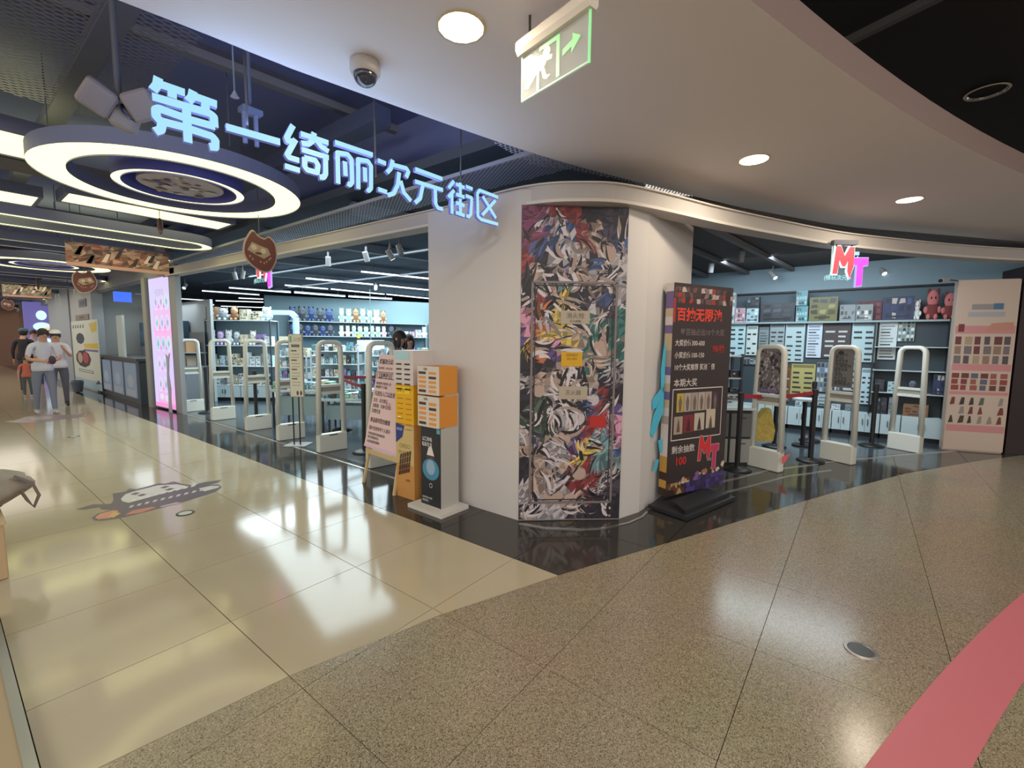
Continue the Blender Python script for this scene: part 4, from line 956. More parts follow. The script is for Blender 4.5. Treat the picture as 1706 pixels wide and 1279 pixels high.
vs = [so0, so0+ax*sw, so0+ax*(sw-.02)+lean*sh_, so0+ax*.02+lean*sh_]; vs2 = [v-an*.008 for v in vs]
sl.add(vs+vs2, [(0, 1, 2, 3), (7, 6, 5, 4), (0, 4, 5, 1), (1, 5, 6, 2), (2, 6, 7, 3), (3, 7, 4, 0)], P(226, 196, 196, .5)); sl.build('sheet', t, world=True)
q = Print(so0+an*.002, ax, lean, an); Mt = P(60, 46, 52)
tl = [('绮丽次元公告', .92, .062, .02), ('营业时间：10:00-22:00', .86, .032, .008), ('【温馨提示】', .765, .062, .012), ('请勿携带食物饮料入内', .69, .034, .01), ('请保管好个人物品', .65, .034, .01), ('凡进出入口以此处', .57, .058, .01), ('实名：会员登记', .50, .046, .008), ('消费满：可参与活动', .44, .046, .008),
      ('实物为准', .38, .05, .008), ('商品损坏照价赔偿', .28, .056, .014), ('图片仅供参考个人喜好', .195, .048, .006), ('所有商品概不退换请看清后', .14, .032, .008), ('再行付款谢谢合作', .10, .032, .008), ('本店保留最终解释权', .055, .032, .008)]
for s_, v, z, bo_ in tl: q.text(s_, .045, v, z, Mt, .001, bo_, sx=.88*min(1, (sw-.06)/(.88*z*len(s_)*.98)) if True else 1)
q.frame(.04, .755, sw-.15, .83, .006, Mt, .0015); q.text('红字', .3, .47, .05, P(190, 80, 150), .002)
q.rect(.0, 0, sw, .025, P(222, 180, 206), .002); q.build('print', t)

# ---- yellow power bank station (white top, yellow middle, orange body)
def station(p0, p1, depth, label):
    pass
c0, c1 = fl(665, 828), fl(694.5, 837)   # front foot corners
fx = (c1-c0); fx.z = 0; fw = fx.length; fx.normalize(); fn = Vector((fx.y, -fx.x, 0)); fn = fn if fn.dot(c0) < 0 else -fn
c0.z = 0
t = thing('charger_station', 'orange charger tower with yellow middle and white top, beside the pink notice board', 'kiosk', (c0.x, c0.y, 0))
hT = pl(690, 587, c0, c0+fx).z; hY = pl(661, 643, c0, c0+fx).z; hO = pl(661, 707, c0, c0+fx).z
D = .27
b = MB(); pbox(b, c0, fx, fn, 0, 0, fw, hO, -D, 0, P(206, 148, 82, .5)); b.build('body', t, world=True)
b = MB(); pbox(b, c0, fx, fn, -.0, hO, fw, hY, -D, .0, P(232, 176, 20, .45)); o = b.build('cabinet', t, world=True)
b = MB(); pbox(b, c0, fx, fn, -.01, hY, fw+.01, hT, -D, .01, P(214, 206, 202, .45)); o2 = b.build('cabinet', t, world=True); o2['label'] = 'white top cabinet'
o['label'] = 'yellow middle cabinet'
q = Print(c0+fn*.012, fx, (0, 0, 1), fn)
q.rect(.01, hT-.085, fw*.85, hT-.02, P(170, 214, 224, .3), .001)
for j in range(6):
    for i in range(2): q.rect(.03+i*fw*.46, hT-.14-j*.048, .03+i*fw*.46+fw*.3, hT-.125-j*.048, P(54, 48, 48), .001)
q.build('slots', o2)
q = Print(c0+fn*.001, fx, (0, 0, 1), fn); q.rect(.01, hY-.09, fw*.8, hY-.02, P(250, 214, 20, .3), .001); q.text('充电宝', .02, hY-.075, .04, P(150, 110, 10), .002)
for j in range(7):
    for i in range(2): q.rect(.03+i*fw*.46, hY-.14-j*.05, .03+i*fw*.46+fw*.32, hY-.132-j*.05, P(170, 120, 10), .001)
q.rect(.03, hY-.325, .08, hY-.315, P(250, 240, 220), .0015); q.build('slots', o)
q = Print(c0+fn*.001, fx, (0, 0, 1), fn)
q.rect(0, .34, fw, hO-.02, P(206, 182, 122), .001)
q.poly([(-.0, hO-.2), (.10, hO-.13), (.13, hO-.02), (0, hO-.0)], P(44, 60, 130), .002); q.text('PICO', .015, hO-.07, .036, P(190, 206, 230), .003, .02)
q.text('OREO', .05, hO-.24, .06, P(120, 106, 70), .002, 0); q.text('SELECT', .03, hO-.30, .045, P(120, 106, 70), .002)
for i in range(5):
    e_ = fw*.13*i; q.poly([(fw*.12+e_, .22+.012*i), (fw*.22+e_, .22+.012*i), (fw*.34+e_, .44+.012*i), (fw*.24+e_, .43+.012*i)], P(70, 44, 34), .003)
    for m_ in range(3): q.poly([(fw*.14+e_+fw*.03*m_, .25+.012*i+.06*m_), (fw*.23+e_+fw*.03*m_, .27+.012*i+.06*m_), (fw*.23+e_+fw*.03*m_, .277+.012*i+.06*m_), (fw*.14+e_+fw*.03*m_, .257+.012*i+.06*m_)], P(176, 140, 100), .004)
q.text('100%', fw*.5, .17, .035, P(110, 80, 50), .002); q.build('print', t)

# ---- grey/black station with orange slots on white foot
d0, d1 = fl(706, 841, .03), fl(739, 852, .03)
gx = (d1-d0); gx.z = 0; gw = gx.length; gx.normalize(); gn = Vector((gx.y, -gx.x, 0)); gn = gn if gn.dot(d0) < 0 else -gn; d0.z = 0
t = thing('charger_station', 'charger tower with black poster front and orange-sided cabinets on a white foot', 'kiosk', (d0.x, d0.y, 0))
dep = .22
b = MB(); pbox(b, d0, gx, gn, -.09, 0, gw+.10, .035, -dep-.03, .09, P(214, 208, 200, .5)); b.build('foot', t, world=True)
z1 = pl(707, 712, d0, d0+gx).z; z2 = pl(705, 660, d0, d0+gx).z; z3 = pl(705, 612, d0, d0+gx).z
b = MB()
pbox(b, d0, gx, gn, 0, .035, gw, z1, -dep, 0, P(178, 174, 168, .5)); pbox(b, d0, gx, gn, 0, z1, gw, z2+.02, -dep, -.05, P(178, 174, 168, .5)); b.build('body', t, world=True)
Mor = P(214, 140, 50, .45)
for k, (za, zb_) in enumerate(((z1+.005, z2-.005), (z2+.01, z3))):
    b = MB(); pbox(b, d0, gx, gn, .004, za, gw+.004, zb_, -dep+.02, .02, Mor); pbox(b, d0, gx, gn, -.003, za, gw+.006, zb_, .02, .03, P(214, 206, 196, .4))
    o = b.build('cabinet', t, world=True)
    q = Print(d0+gn*.03, gx, (0, 0, 1), gn); hh_ = zb_-za
    for j in range(5):
        for i in range(2): q.rect(.015+i*gw*.5, za+.02+j*hh_*.16, .015+i*gw*.5+gw*.36, za+.02+j*hh_*.16+hh_*.09, P(226, 150, 70) if (j+i) % 4 else P(70, 50, 40), .001)
    q.text('街电', gw*.3, zb_-.035, .025, P(70, 66, 64), .001, .02); q.build('slots', o)
q = Print(d0, gx, (0, 0, 1), gn); q.rect(0, .04, gw, z1, P(34, 36, 42, .4), .001)
q.text('以满抢电', .02, z1-.13, .042, P(214, 214, 216), .002, .02, sx=.8); q.text('精彩生活', .02, z1-.18, .042, P(214, 214, 216), .002, .02, sx=.8)
q.oval(gw*.5, .38, gw*.42, .1, P(70, 140, 176), .002); q.oval(gw*.5, .40, gw*.22, .07, P(150, 176, 200), .003); q.poly([(gw*.3, .50), (gw*.7, .50), (gw*.55, .60), (gw*.4, .58)], P(226, 220, 214), .0035)
q.rect(gw*.3, .48, gw*.72, .51, P(90, 60, 60), .004); q.oval(gw*.5, .23, .022, .022, P(190, 196, 200), .002); q.oval(gw*.5, .23, .016, .016, P(34, 36, 42), .003)
q.rect(gw*.8, z1-.05, gw*.97, z1-.01, P(90, 170, 190), .002)
q.text('扫码租借 免押', .015, .10, .022, P(200, 200, 200), .002, .01); q.text('随借随还', .015, .07, .022, P(200, 200, 200), .002, .01); q.build('poster', t)

# ---- paper notice stand (two black rods, white lit sheet)
t = thing('sheet_stand', 'narrow cream text sheet held on two black rods with a square foot, between two gates', 'notice board', (3.24, 6.25, 0))
e0 = fl(498, 748); 
hx_ = rgt.copy(); hn = Vector((hx_.y, -hx_.x, 0)); hn = hn if hn.dot(e0) < 0 else -hn
e0 = Vector((e0.x, e0.y, 0))
MB().prism([tuple((e0+hx_*u+hn*v).xy) for u, v in ((-.16, .12), (.16, .12), (.16, -.16), (-.16, -.16))], 0, .012, P(150, 150, 150, .4)).build('foot', t, world=True)
for u in (-.05, .04): MB().cyl(e0+hx_*u, e0+hx_*u+Vector((0, 0, .72)), .010, M_blk, n=8).build('rod', t, world=True)
zt_ = pl(490, 563, e0, e0+hx_).z; zb__ = pl(490, 668, e0, e0+hx_).z
u0 = (pl(482, 620, e0, e0+hx_)-e0).dot(hx_); u1 = (pl(505, 620, e0, e0+hx_)-e0).dot(hx_)
b = MB(); pbox(b, e0, hx_, hn, u0, zb__, u1, zt_, -.02, .01, P(150, 146, 140)); b.build('frame', t, world=True)
q = Print(e0+hn*.011, hx_, (0, 0, 1), hn); q.rect(u0+.008, zb__+.01, u1-.008, zt_-.01, P(214, 210, 192, .5), .001)
q.rect(u0+.02, zt_-.12, u0+.05, zt_-.03, P(110, 170, 150), .002); q.rect(u0+.04, zt_-.19, u1-.04, zt_-.15, P(100, 108, 108), .002); q.text('公告', u0+.07, zt_-.1, .06, P(130, 120, 116), .002)
for j in range(12): q.rect(u0+.035, zt_-.25-.045*j, u0+.035+(.08 if j % 3 == 0 else .12), zt_-.243-.045*j+(.012 if j % 3 == 0 else 0), P(130, 126, 116) if j % 3 else P(90, 90, 84), .002)
for i in range(2): q.oval(u0+.11+i*.05, zb__+.06, .016, .035, P(84, 76, 76), .002)
q.build('print', t)

# ================================================================== SHOP INTERIORS
M_tube = mat((.86, .97, 1.0), .5, emit=2.2, name='tube_lamp')
ORD = ['first', 'second', 'third', 'fourth', 'fifth', 'sixth', 'seventh', 'eighth', 'ninth', 'tenth', 'eleventh', 'twelfth', 'thirteenth', 'fourteenth', 'fifteenth', 'sixteenth', 'seventeenth', 'eighteenth', 'nineteenth', 'twentieth']
TB = [((599, 457), (716, 467)), ((507, 470), (618, 478)), ((630, 479), (716, 486)), ((472, 482), (543, 487)), ((549, 487), (637, 494)), ((642, 494), (716, 500)), ((379, 488), (481, 494)), ((488, 494), (572, 499)), ((578, 499), (650, 502)),
      ((334, 494), (429, 499)), ((445, 501), (561, 505)), ((300, 508), (345, 510)), ((395, 505), (436, 506)), ((357, 510), (436, 511)), ((300, 516.5), (354, 517)), ((366, 519), (436, 520))]
for k, (a, b) in enumerate(TB):
    zz = 3.1 if k < 6 else 3.05
    A, B = fl(*a, zz), fl(*b, zz)
    if k == 10: continue
    lab = ['nearest long white tube lamp at the top right of the left shop', 'second long white tube lamp, starting over the paper notice stand', 'white tube lamp just left of the column in the second row', 'white tube lamp directly right of the left magenta letter', 'white tube lamp in the third row above the plush shelves', 'white tube lamp in the third row touching the column edge',
           'white tube lamp in the fourth row above the arch display', 'white tube lamp in the fourth row above the dark plush toys', 'white tube lamp in the fourth row above the green plush toys', 'long white tube lamp at the left of the shop over the tall shelf', '', 'short far tube lamp at the extreme left of the shop, upper one', 'short far tube lamp ending at the edge of the grey back wall, highest', 'far tube lamp ending at the grey back wall, middle of three', 'faint far tube lamp at the extreme left of the shop, lower one', 'far tube lamp ending at the grey back wall, lowest of three'][k]
    t = thing('tube_lamp', lab, 'lamp', tuple(A), group='tube lamps on the shop ceiling')
    MB().bar(A, B, .06, .03, M_tube).build('tube', t, world=True); MB().bar(A+Vector((0, 0, .03)), B+Vector((0, 0, .03)), .08, .035, P(120, 128, 140)).build('fixture', t, world=True)
    for u in (.15, .85):
        c = A.lerp(B, u); MB().cyl(c+Vector((0, 0, .04)), (c.x, c.y, 3.29), .008, P(110, 116, 126), n=5).build('rod', t, world=True)
def spot(px, py, z, aim, label, on=True, L=.16):
    c = fl(px, py, z); t = thing('track_spotlight', label, 'spotlight', tuple(c), group='spotlights on the shop ceiling tracks')
    aim = Vector(aim).normalized()
    MB().cyl(-aim*L/2, aim*L/2, .045, P(166, 166, 170, .4), n=14).build('can', t, smooth=False)
    MB().cyl(aim*(L/2+.001), aim*(L/2+.004), .036, mat((1, 1, 1), .5, emit=3.0) if on else P(70, 72, 78, .3), n=14).build('lens', t)
    MB().bar(-aim*.03, Vector((0, 0, .16)), .015, .03, P(120, 122, 128)).build('arm', t); ct = 2.97 if px > 1100 else 3.3; MB().cyl((0, 0, .10), (0, 0, ct-z), .012, P(110, 112, 118), n=6).build('stem', t)
for a in [(543, 441, 2.95, (.2, .3, -1), 'white spotlight can hanging alone behind the left bulkhead', False), (606, 432, 2.95, (.5, .2, -1), 'tilted white spotlight can in the middle of the left opening', False), (646, 428, 2.9, (.6, -.2, -1), 'lit spotlight near the column in the left opening', True),
          (662, 420, 2.95, (.1, -.3, -1), 'white spotlight can closest to the column in the left opening', False), (388, 468, 2.9, (.3, .1, -1), 'spotlight can left of the large nut-shaped board, left one of a pair', False), (401, 466, 2.9, (-.1, .2, -1), 'spotlight can left of the large nut-shaped board, right one of a pair', False),
          (305, 487, 2.9, (-.4, -.5, -.6), 'bright spotlight beside the left pier of the shop', True), (623, 483, 3.0, (-.5, -.6, -.6), 'round bright spotlight between tube lamps above the plush wall', True),
          (1231, 420, 2.85, (0, .1, -1), 'white cylindrical spotlight above the light blue band in the right shop', False), (1284, 450, 2.8, (-.3, -.5, -.6), 'lit tilted spotlight left of the red M sign', True), (1466, 439, 2.8, (-.5, -.4, -.7), 'small bright spotlight right of the magenta T sign', True), (1181, 440, 2.85, (.1, .1, -1), 'white spotlight can just above the black banner', False)]:
    spot(*a)

# ---- item prototypes
r = random.Random(21)
BM_ = {}
COLS = {'white': (222, 230, 232), 'pale blue': (176, 206, 218), 'grey': (140, 148, 152), 'dark': (56, 60, 70), 'teal': (96, 150, 160), 'pink': (206, 168, 184), 'cream': (214, 206, 180), 'purple': (140, 120, 170), 'yellow': (206, 186, 96), 'red': (124, 62, 62), 'green': (150, 196, 170), 'navy': (44, 58, 96), 'olive': (112, 110, 72), 'brown': (140, 104, 76), 'maroon': (92, 40, 52)}
def box_mesh(cn, var=None):
    var = r.randrange(4) if var is None else var
    if (cn, var) in BM_: return BM_[cn, var]
    rv = random.Random(hash(cn) % 97 + var*13 if False else sum(map(ord, cn))+var*13); c = COLS[cn]; b = MB(); b.box(-.5, -.5, 0, .5, .5, 1, P(*c, rough=.4))
    fam = [c, tuple(int(x*.7) for x in c), tuple(min(245, int(x*1.2)+18) for x in c), tuple(min(240, int(x*.9)+14) for x in c), [(226, 226, 222), (70, 72, 80), (190, 180, 170), (120, 150, 170)][var], tuple(int(x*.45)+10 for x in c)]
    y = -.503; nx, nz = (3, 4) if var % 2 else (4, 3)
    for i in range(nx):
        for k in range(nz):
            x0, x1 = -.46+.92*i/nx, -.46+.92*(i+1)/nx; z0, z1 = .04+.92*k/nz, .04+.92*(k+1)/nz; f = lambda a: a*rv.uniform(.02, .3)
            dx, dz = (x1-x0), (z1-z0); b.quad((x0+f(dx), y, z0+f(dz)), (x1-f(dx), y, z0+f(dz)), (x1-f(dx), y, z1-f(dz)), (x0+f(dx), y, z1-f(dz)), P(*rv.choice(fam), rough=.35))
    b.quad((-.3, y-.004, .12), (.25, y-.004, .12), (.25, y-.004, .2), (-.3, y-.004, .2), P(*fam[5], rough=.35))
    me = b.build('boxed_toy'); BM_[cn, var] = me.data; bpy.data.objects.remove(me); return BM_[cn, var]
def item(mesh, name, label, cat, p, rz, sc, group):
    o = bpy.data.objects.new(name, mesh); COL.objects.link(o); o.location = p; o.rotation_euler = (0, 0, rz); o.scale = sc; tag(o, label, cat, group); return o
PM_ = {}
def plush_mesh(cn):
    if cn in PM_: return PM_[cn]
    c = COLS[cn]; b = MB(); m1 = P(*c, rough=.9); m2 = P(*[min(240, int(x*1.3)+40) for x in c], rough=.9); m3 = P(*[int(x*.5) for x in c], rough=.9)
    b.ell((0, 0, .3), (.42, .36, .32), m1, 10, 7); b.ell((0, -.04, .72), (.34, .3, .3), m2, 10, 7)
    b.ell((-.24, 0, .96), (.1, .08, .12), m1, 6, 5); b.ell((.24, 0, .96), (.1, .08, .12), m1, 6, 5)
    b.ell((-.36, -.16, .34), (.14, .14, .12), m2, 6, 5); b.ell((.36, -.16, .34), (.14, .14, .12), m2, 6, 5); b.ell((-.2, -.3, .1), (.13, .16, .1), m2, 6, 5); b.ell((.2, -.3, .1), (.13, .16, .1), m2, 6, 5)
    b.ell((-.11, -.33, .74), (.04, .03, .05), m3, 6, 4); b.ell((.11, -.33, .74), (.04, .03, .05), m3, 6, 4)
    o = b.build('plush_toy', smooth=True); PM_[cn] = o.data; bpy.data.objects.remove(o); return PM_[cn]
M_shelf = P(214, 226, 230, .4); M_post = P(50, 58, 66, .4)
def shelf_unit(A, B, levels, depth, label, back=None, low=None, post=M_post, board=M_shelf, name='display_shelf', cat='shelf'):
    A, B = Vector((A[0], A[1], 0)), Vector((B[0], B[1], 0)); x = (B-A).normalized(); w = (B-A).length; n = Vector((x.y, -x.x, 0))
    if n.dot(A) > 0: n = -n
    t = thing(name, label, cat, tuple(A)); top = levels[-1]
    for u in (0, w-.03):
        for d in (0, -depth+.03):
            b = MB(); pbox(b, A, x, n, u, 0, u+.03, top+.02, d-.03, d, post); b.build('post', t, world=True)
    for k, z in enumerate(levels):
        b = MB(); pbox(b, A, x, n, 0, z-.02, w, z, -depth, 0, board); b.build('shelf_board', t, world=True)
    if back: b = MB(); pbox(b, A, x, n, 0, 0.05, w, top, -depth-.02, -depth, back); b.build('back_panel', t, world=True)
    return t, A, x, n, w
def fill(A, x, n, w, depth, z, hgt, label, cols, k, group, kinds='b', wid=None, seed=0, u0=0., u1=1., side='left'):
    rr = random.Random(seed); rz = math.atan2(x.y, x.x)
    if (Vector((math.sin(rz), -math.cos(rz), 0))).dot(n) < 0: rz += math.pi
    span = w*(u1-u0)/k
    for i in range(k):
        cn = rr.choice(cols); kd = rr.choice(kinds); c = A+x*(w*u0+span*(i+.5))-n*(depth*.35)+Vector((0, 0, z+.001))
        wd = span*rr.uniform(.68, .9); h = hgt*(rr.uniform(.45, 1.0) if kd == 'b' else rr.uniform(.85, 1.0))
        if kd == 'b': item(box_mesh(cn), 'boxed_toy', '%s box %s, %s from the %s' % (cn, label, ORD[i], side), 'box', c, rz, (wd, depth*.45, h), group)
        else: item(plush_mesh(cn), 'plush_toy', '%s plush toy %s, %s from the %s' % (cn, label, ORD[i], side), 'plush toy', c, rz, (wd*1.4, min(wd*1.1, depth*.7), h), group)
NF = Vector((fwd.x, fwd.y, 0)).normalized()
# S1 tall grey shelf at the left
Bp = fl(456, 676); Bp = Vector((Bp.x, Bp.y, 0)); Ap = Bp-rgt*1.62
zz = lambda py, P0: pl(400, py, P0, P0+rgt).z
lv = [zz(y, Bp) for y in (650, 618, 583.5, 541.5)]
t, A, x, n, w = shelf_unit(Ap, Bp, lv, .38, 'tall open display shelf with pale boards behind the left security gates', back=P(128, 150, 160))
for j, (z, hgt, k, cols, kk) in enumerate([(lv[0], .30, 11, ['white', 'grey', 'pale blue', 'dark', 'cream'], 'b'), (lv[1], .34, 11, ['white', 'cream', 'pale blue', 'grey'], 'b'), (lv[2], .36, 8, ['cream', 'white', 'grey', 'purple'], 'bbp'), (lv[3], .34, 6, ['pale blue', 'cream', 'brown', 'grey'], 'bp')]):
    fill(A, x, n, w, .38, z, hgt, 'on the tall left shelf, %s board' % ['lowest', 'second', 'third', 'top'][j], cols, k, 'goods on the tall left display shelf', kk, seed=31+j)
def cabinet(o, x, n, w, h, depth, label, z0=.09):
    t = thing('base_cabinet', label, 'cabinet', tuple(o)); Mc = P(196, 216, 222, .35)
    b = MB(); pbox(b, o, x, n, 0, z0, w, h, -depth, -.02, Mc); pbox(b, o, x, n, 0.01, 0, w-.01, z0, -depth, -.05, P(30, 34, 40)); b.build('carcass', t, world=True)
    for i in range(2):
        b = MB(); pbox(b, o, x, n, w/2*i+.004, z0+.005, w/2*(i+1)-.004, h-.005, -.02, 0, Mc); d_ = b.build('door', t, world=True)
        u = w/2-.04 if i == 0 else w/2+.03
        b = MB(); pbox(b, o, x, n, u, (z0+h)/2-.04, u+.01, (z0+h)/2+.06, 0, .02, P(60, 66, 72)); b.build('handle', d_, world=True)
for i in range(2): cabinet(Ap+rgt*.81*i+rgt*.01, rgt, -NF, .79, lv[0]-.025, .36, ['left', 'right'][i]+' white cabinet built in under the tall left display shelf')
# arch display next to it
Cp = Bp+rgt*.05+NF*.4
t = thing('arch_display', 'pale turquoise arch shaped display frame with a lit card, right of the tall left shelf', 'display', tuple(Bp+NF*.9+rgt*.25))
q0 = Bp+NF*.9; z0_, z1_ = pl(460, 600, q0, q0+rgt).z, pl(460, 528, q0, q0+rgt).z; ua, ub = (pl(438, 560, q0, q0+rgt)-q0).dot(rgt), (pl(492, 560, q0, q0+rgt)-q0).dot(rgt)
pth = [q0+rgt*ua+Vector((0, 0, 0)), q0+rgt*ua+Vector((0, 0, z1_-.1)), q0+rgt*(ua+.1)+Vector((0, 0, z1_)), q0+rgt*(ub-.12)+Vector((0, 0, z1_)), q0+rgt*ub+Vector((0, 0, z1_-.12)), q0+rgt*ub+Vector((0, 0, 0))]
b = MB()
for a_, b_ in zip(pth, pth[1:]): b.bar(a_, b_, .12, .12, P(170, 214, 222, .4))
b.build('arch', t, world=True)
b = MB(); pbox(b, q0, rgt, -NF, ua+.15, z0_+.3, ub-.2, z0_+.52, .0, .03, G(232, 240, 214, .9)); b.build('lit_card', t, world=True)
b = MB(); pbox(b, q0, rgt, -NF, ua+.05, z0_-.04, ub-.05, z0_, -.3, 0, M_shelf); b.build('shelf_board', t, world=True)
# S2 plush wall at the back
W0 = Vector((bA.x, bA.y, 0)); wx = (Vector((bB.x, bB.y, 0))-W0).normalized(); wn = Vector((wx.y, -wx.x, 0)); wn = wn if wn.dot(W0) < 0 else -wn
f0 = W0+wn*.55
def up(px, py, P0=f0, X=None): q = pl(px, py, P0, P0+(X or wx)); return ((q-P0).dot(X or wx), q.z)
ul, zt1 = up(478, 541); ur, _ = up(712, 542); _, zt2 = up(560, 566); _, zt3 = up(560, 590); _, zt4 = up(560, 615); _, zt5 = up(560, 640)
_, zt2 = up(560, 565.5)
lvls = [up(560, 642)[1], up(560, 620)[1], up(560, 596)[1], zt2, zt1]
t, A, x, n, w = shelf_unit(f0+wx*ul, f0+wx*ur, lvls, .5, 'long back wall shelving full of plush toys and pale goods, left shop', back=P(96, 122, 136))
mid = w*.28
fill(A, x, n, w, .5, lvls[4], .5, 'on the plush wall, top board', ['navy', 'dark', 'navy'], 5, 'plush toys on the back wall', 'p', seed=1, u0=0, u1=.30)
fill(A, x, n, w, .5, lvls[4], .5, 'on the plush wall, top board, right group', ['green', 'brown', 'green', 'cream'], 7, 'plush toys on the back wall', 'p', seed=2, u0=.33, u1=.68)
fill(A, x, n, w, .5, lvls[3], .42, 'on the plush wall, second board', ['navy', 'navy', 'dark'], 6, 'plush toys on the back wall', 'p', seed=3, u0=0, u1=.30)
fill(A, x, n, w, .5, lvls[3], .42, 'on the plush wall, second board, right group', ['green', 'cream', 'green', 'pink'], 8, 'plush toys on the back wall', 'p', seed=4, u0=.33, u1=.68)
fill(A, x, n, w, .5, lvls[3], .42, 'on the plush wall, second board, column end', ['red', 'white', 'teal', 'pink', 'dark'], 6, 'plush toys on the back wall', 'bp', seed=5, u0=.69, u1=1)
for j in range(3):
    fill(A, x, n, w, .5, lvls[2-j], .34, 'on the plush wall, %s board' % ['third', 'fourth', 'bottom'][j], ['white', 'pale blue', 'white', 'grey', 'teal', 'purple', 'white'], 20, 'small goods on the back wall', 'b', seed=6+j)
# S3 low gondola in the middle of the left shop
def gon(px0, px1, pyf, ptop, label, lvn, seed, short, depth=.5, cols=('white', 'pale blue', 'teal', 'grey', 'cream', 'purple', 'dark', 'white'), k=9):
    a = fl((px0+px1)/2, pyf); a = Vector((a.x, a.y, 0)); u0 = (pl(px0, pyf, a, a+rgt)-a).dot(rgt); u1 = (pl(px1, pyf, a, a+rgt)-a).dot(rgt); top = pl((px0+px1)/2, ptop, a, a+rgt).z
    lv_ = [.12+(top-.12)*(i/(lvn-1)) for i in range(lvn)]
    t, A, x, n, w = shelf_unit(a+rgt*u0, a+rgt*u1, lv_, depth, label, back=P(170, 196, 204), post=P(190, 206, 212))
    for j in range(lvn):
        hgt = (lv_[1]-lv_[0])*.8 if j < lvn-1 else .2
        fill(A, x, n, w, depth, lv_[j], hgt, 'on the %s, %s board' % (short, ['lowest', 'second', 'third', 'fourth', 'top'][j]), list(cols), k, 'goods on the ' + short, 'b', seed=seed+j)
gon(520, 600, 684, 590, 'pale middle gondola shelf, standing left of the two women', 5, 50, 'middle gondola', k=11)
gon(604, 712, 676, 596, 'white gondola shelf behind the two women, nearest the column', 5, 60, 'gondola by the column', k=11)
gon(462, 514, 682, 600, 'small pale gondola shelf, just right of the tall left shelf', 5, 70, 'small gondola', k=6)
# tables in front
def table(c, x, w, d, h, label, cab=False):
    x = Vector(x).normalized(); n = Vector((x.y, -x.x, 0)); n = n if n.dot(Vector(c)) < 0 else -n; o = Vector((c[0], c[1], 0))-x*w/2
    t = thing('display_table', label, 'table', tuple(o)); b = MB(); pbox(b, o, x, n, 0, h-.04, w, h, -d, 0, P(206, 218, 220, .3)); b.build('tabletop', t, world=True)
    for u in (.02, w-.05):
        for dd_ in (-.02, -d+.05): b = MB(); pbox(b, o, x, n, u, 0, u+.03, h-.04, dd_-.03, dd_, M_post); b.build('leg', t, world=True)
    if cab: b = MB(); pbox(b, o, x, n, w*.08, .2, w*.92, h-.12, -d*.9, -.08, P(150, 176, 184, .4)); b.build('storage_box', t, world=True)
    return o, x, n, w, d, h
tb = []
A_t = fl(503, 718); tb.append(table((A_t.x, A_t.y, 0), rgt, 1.05, .6, .66, 'white topped display table with black legs behind the paper notice stand', True))
A_t = fl(585, 725); tb.append(table((A_t.x, A_t.y, 0), rgt, 1.0, .6, .56, 'lower white topped table with black legs beside the pink notice board', True))
for k, (o, x, n, w, d, h) in enumerate(tb):
    fill(o, x, n, w, d, h, .16, 'lying on the %s' % ['table behind the paper stand', 'low table by the pink board'][k], ['white', 'pale blue', 'green', 'dark', 'teal', 'cream'], 8, 'goods on the front tables', 'b', seed=80+k)
# item clutter on top shelf, yellow balloon-like tag and white wall sign
t = thing('price_board', 'blank white hanging board above the gondola left of the two women', 'sign', tuple(pl(600, 590, Vector((9, 12.2, 0)), Vector((9, 12.2, 0))+rgt)))
a = Vector((9.0, 11.6, 0)); u0, z0 = (pl(595, 597, a, a+rgt)-a).dot(rgt), pl(600, 608, a, a+rgt).z; u1, z1 = (pl(640, 597, a, a+rgt)-a).dot(rgt), pl(600, 571, a, a+rgt).z
b = MB(); pbox(b, a, rgt, -NF, u0, z0, u1, z1, 0, .03, P(210, 228, 232, .4)); b.build('board', t, world=True)
b = MB(); b.cyl(a+rgt*(u0+u1)/2+Vector((0, 0, z1)), a+rgt*(u0+u1)/2+Vector((0, 0, 3.3)), .01, P(120, 130, 140)); b.build('rod', t, world=True)
t = thing('round_tag', 'small round yellow tag hanging in front of the plush shelves', 'tag', tuple(vx(596, 565, 9.5))); MB().cyl((0, 0, 0), (.01, .012, 0), .07, P(222, 204, 80)).build('disc', t); MB().cyl((0, 0, .07), (0, 0, 3.3-t.location.z), .003, P(120, 130, 140), n=4).build('string', t)

# ---- right shop
XR = 9.58; hcab = vx(1466, 678, XR).z
ybnd = [vx(px, 690, XR).y for px in (1215, 1262, 1312, 1353, 1386, 1418, 1467, 1502, 1572)]
for i in range(len(ybnd)-1):
    y1, y2 = ybnd[i], ybnd[i+1]
    cabinet(Vector((XR, y1-.005, 0)), Vector((0, -1, 0)), Vector((-1, 0, 0)), y1-y2-.01, hcab, .38, ORD[i]+' white two-door cabinet along the right shop wall, counted from the left', .08)
zl = vx(1400, 524, XR+.02).z
t = thing('display_wall', 'dark grey panelled display wall with a top ledge at the back of the right shop', 'display wall', (XR+.06, ybnd[0], 0))
b = MB(); b.box(XR+.16, -1.05, hcab, XR+.30, ybnd[0]+.3, zl, P(60, 72, 80, .6)); b.build('panel', t, world=True)
b = MB(); b.box(XR+.05, -1.05, zl-.03, XR+.38, ybnd[0]+.3, zl, P(150, 170, 176, .4)); b.build('ledge', t, world=True)
yg0 = vx(1452, 600, XR).y
for k, py in enumerate((565, 605, 643)):
    z = vx(1520, py, XR+.0).z; b = MB(); b.box(XR-.04, -1.06, z-.015, XR+.16, yg0, z, P(190, 204, 206, .4)); b.build('shelf_board', t, world=True)
for yy in (yg0, -1.06): b = MB(); b.box(XR-.04, yy-.01, hcab, XR+.16, yy+.01, zl-.03, P(40, 46, 50, .5)); b.build('side_panel', t, world=True)
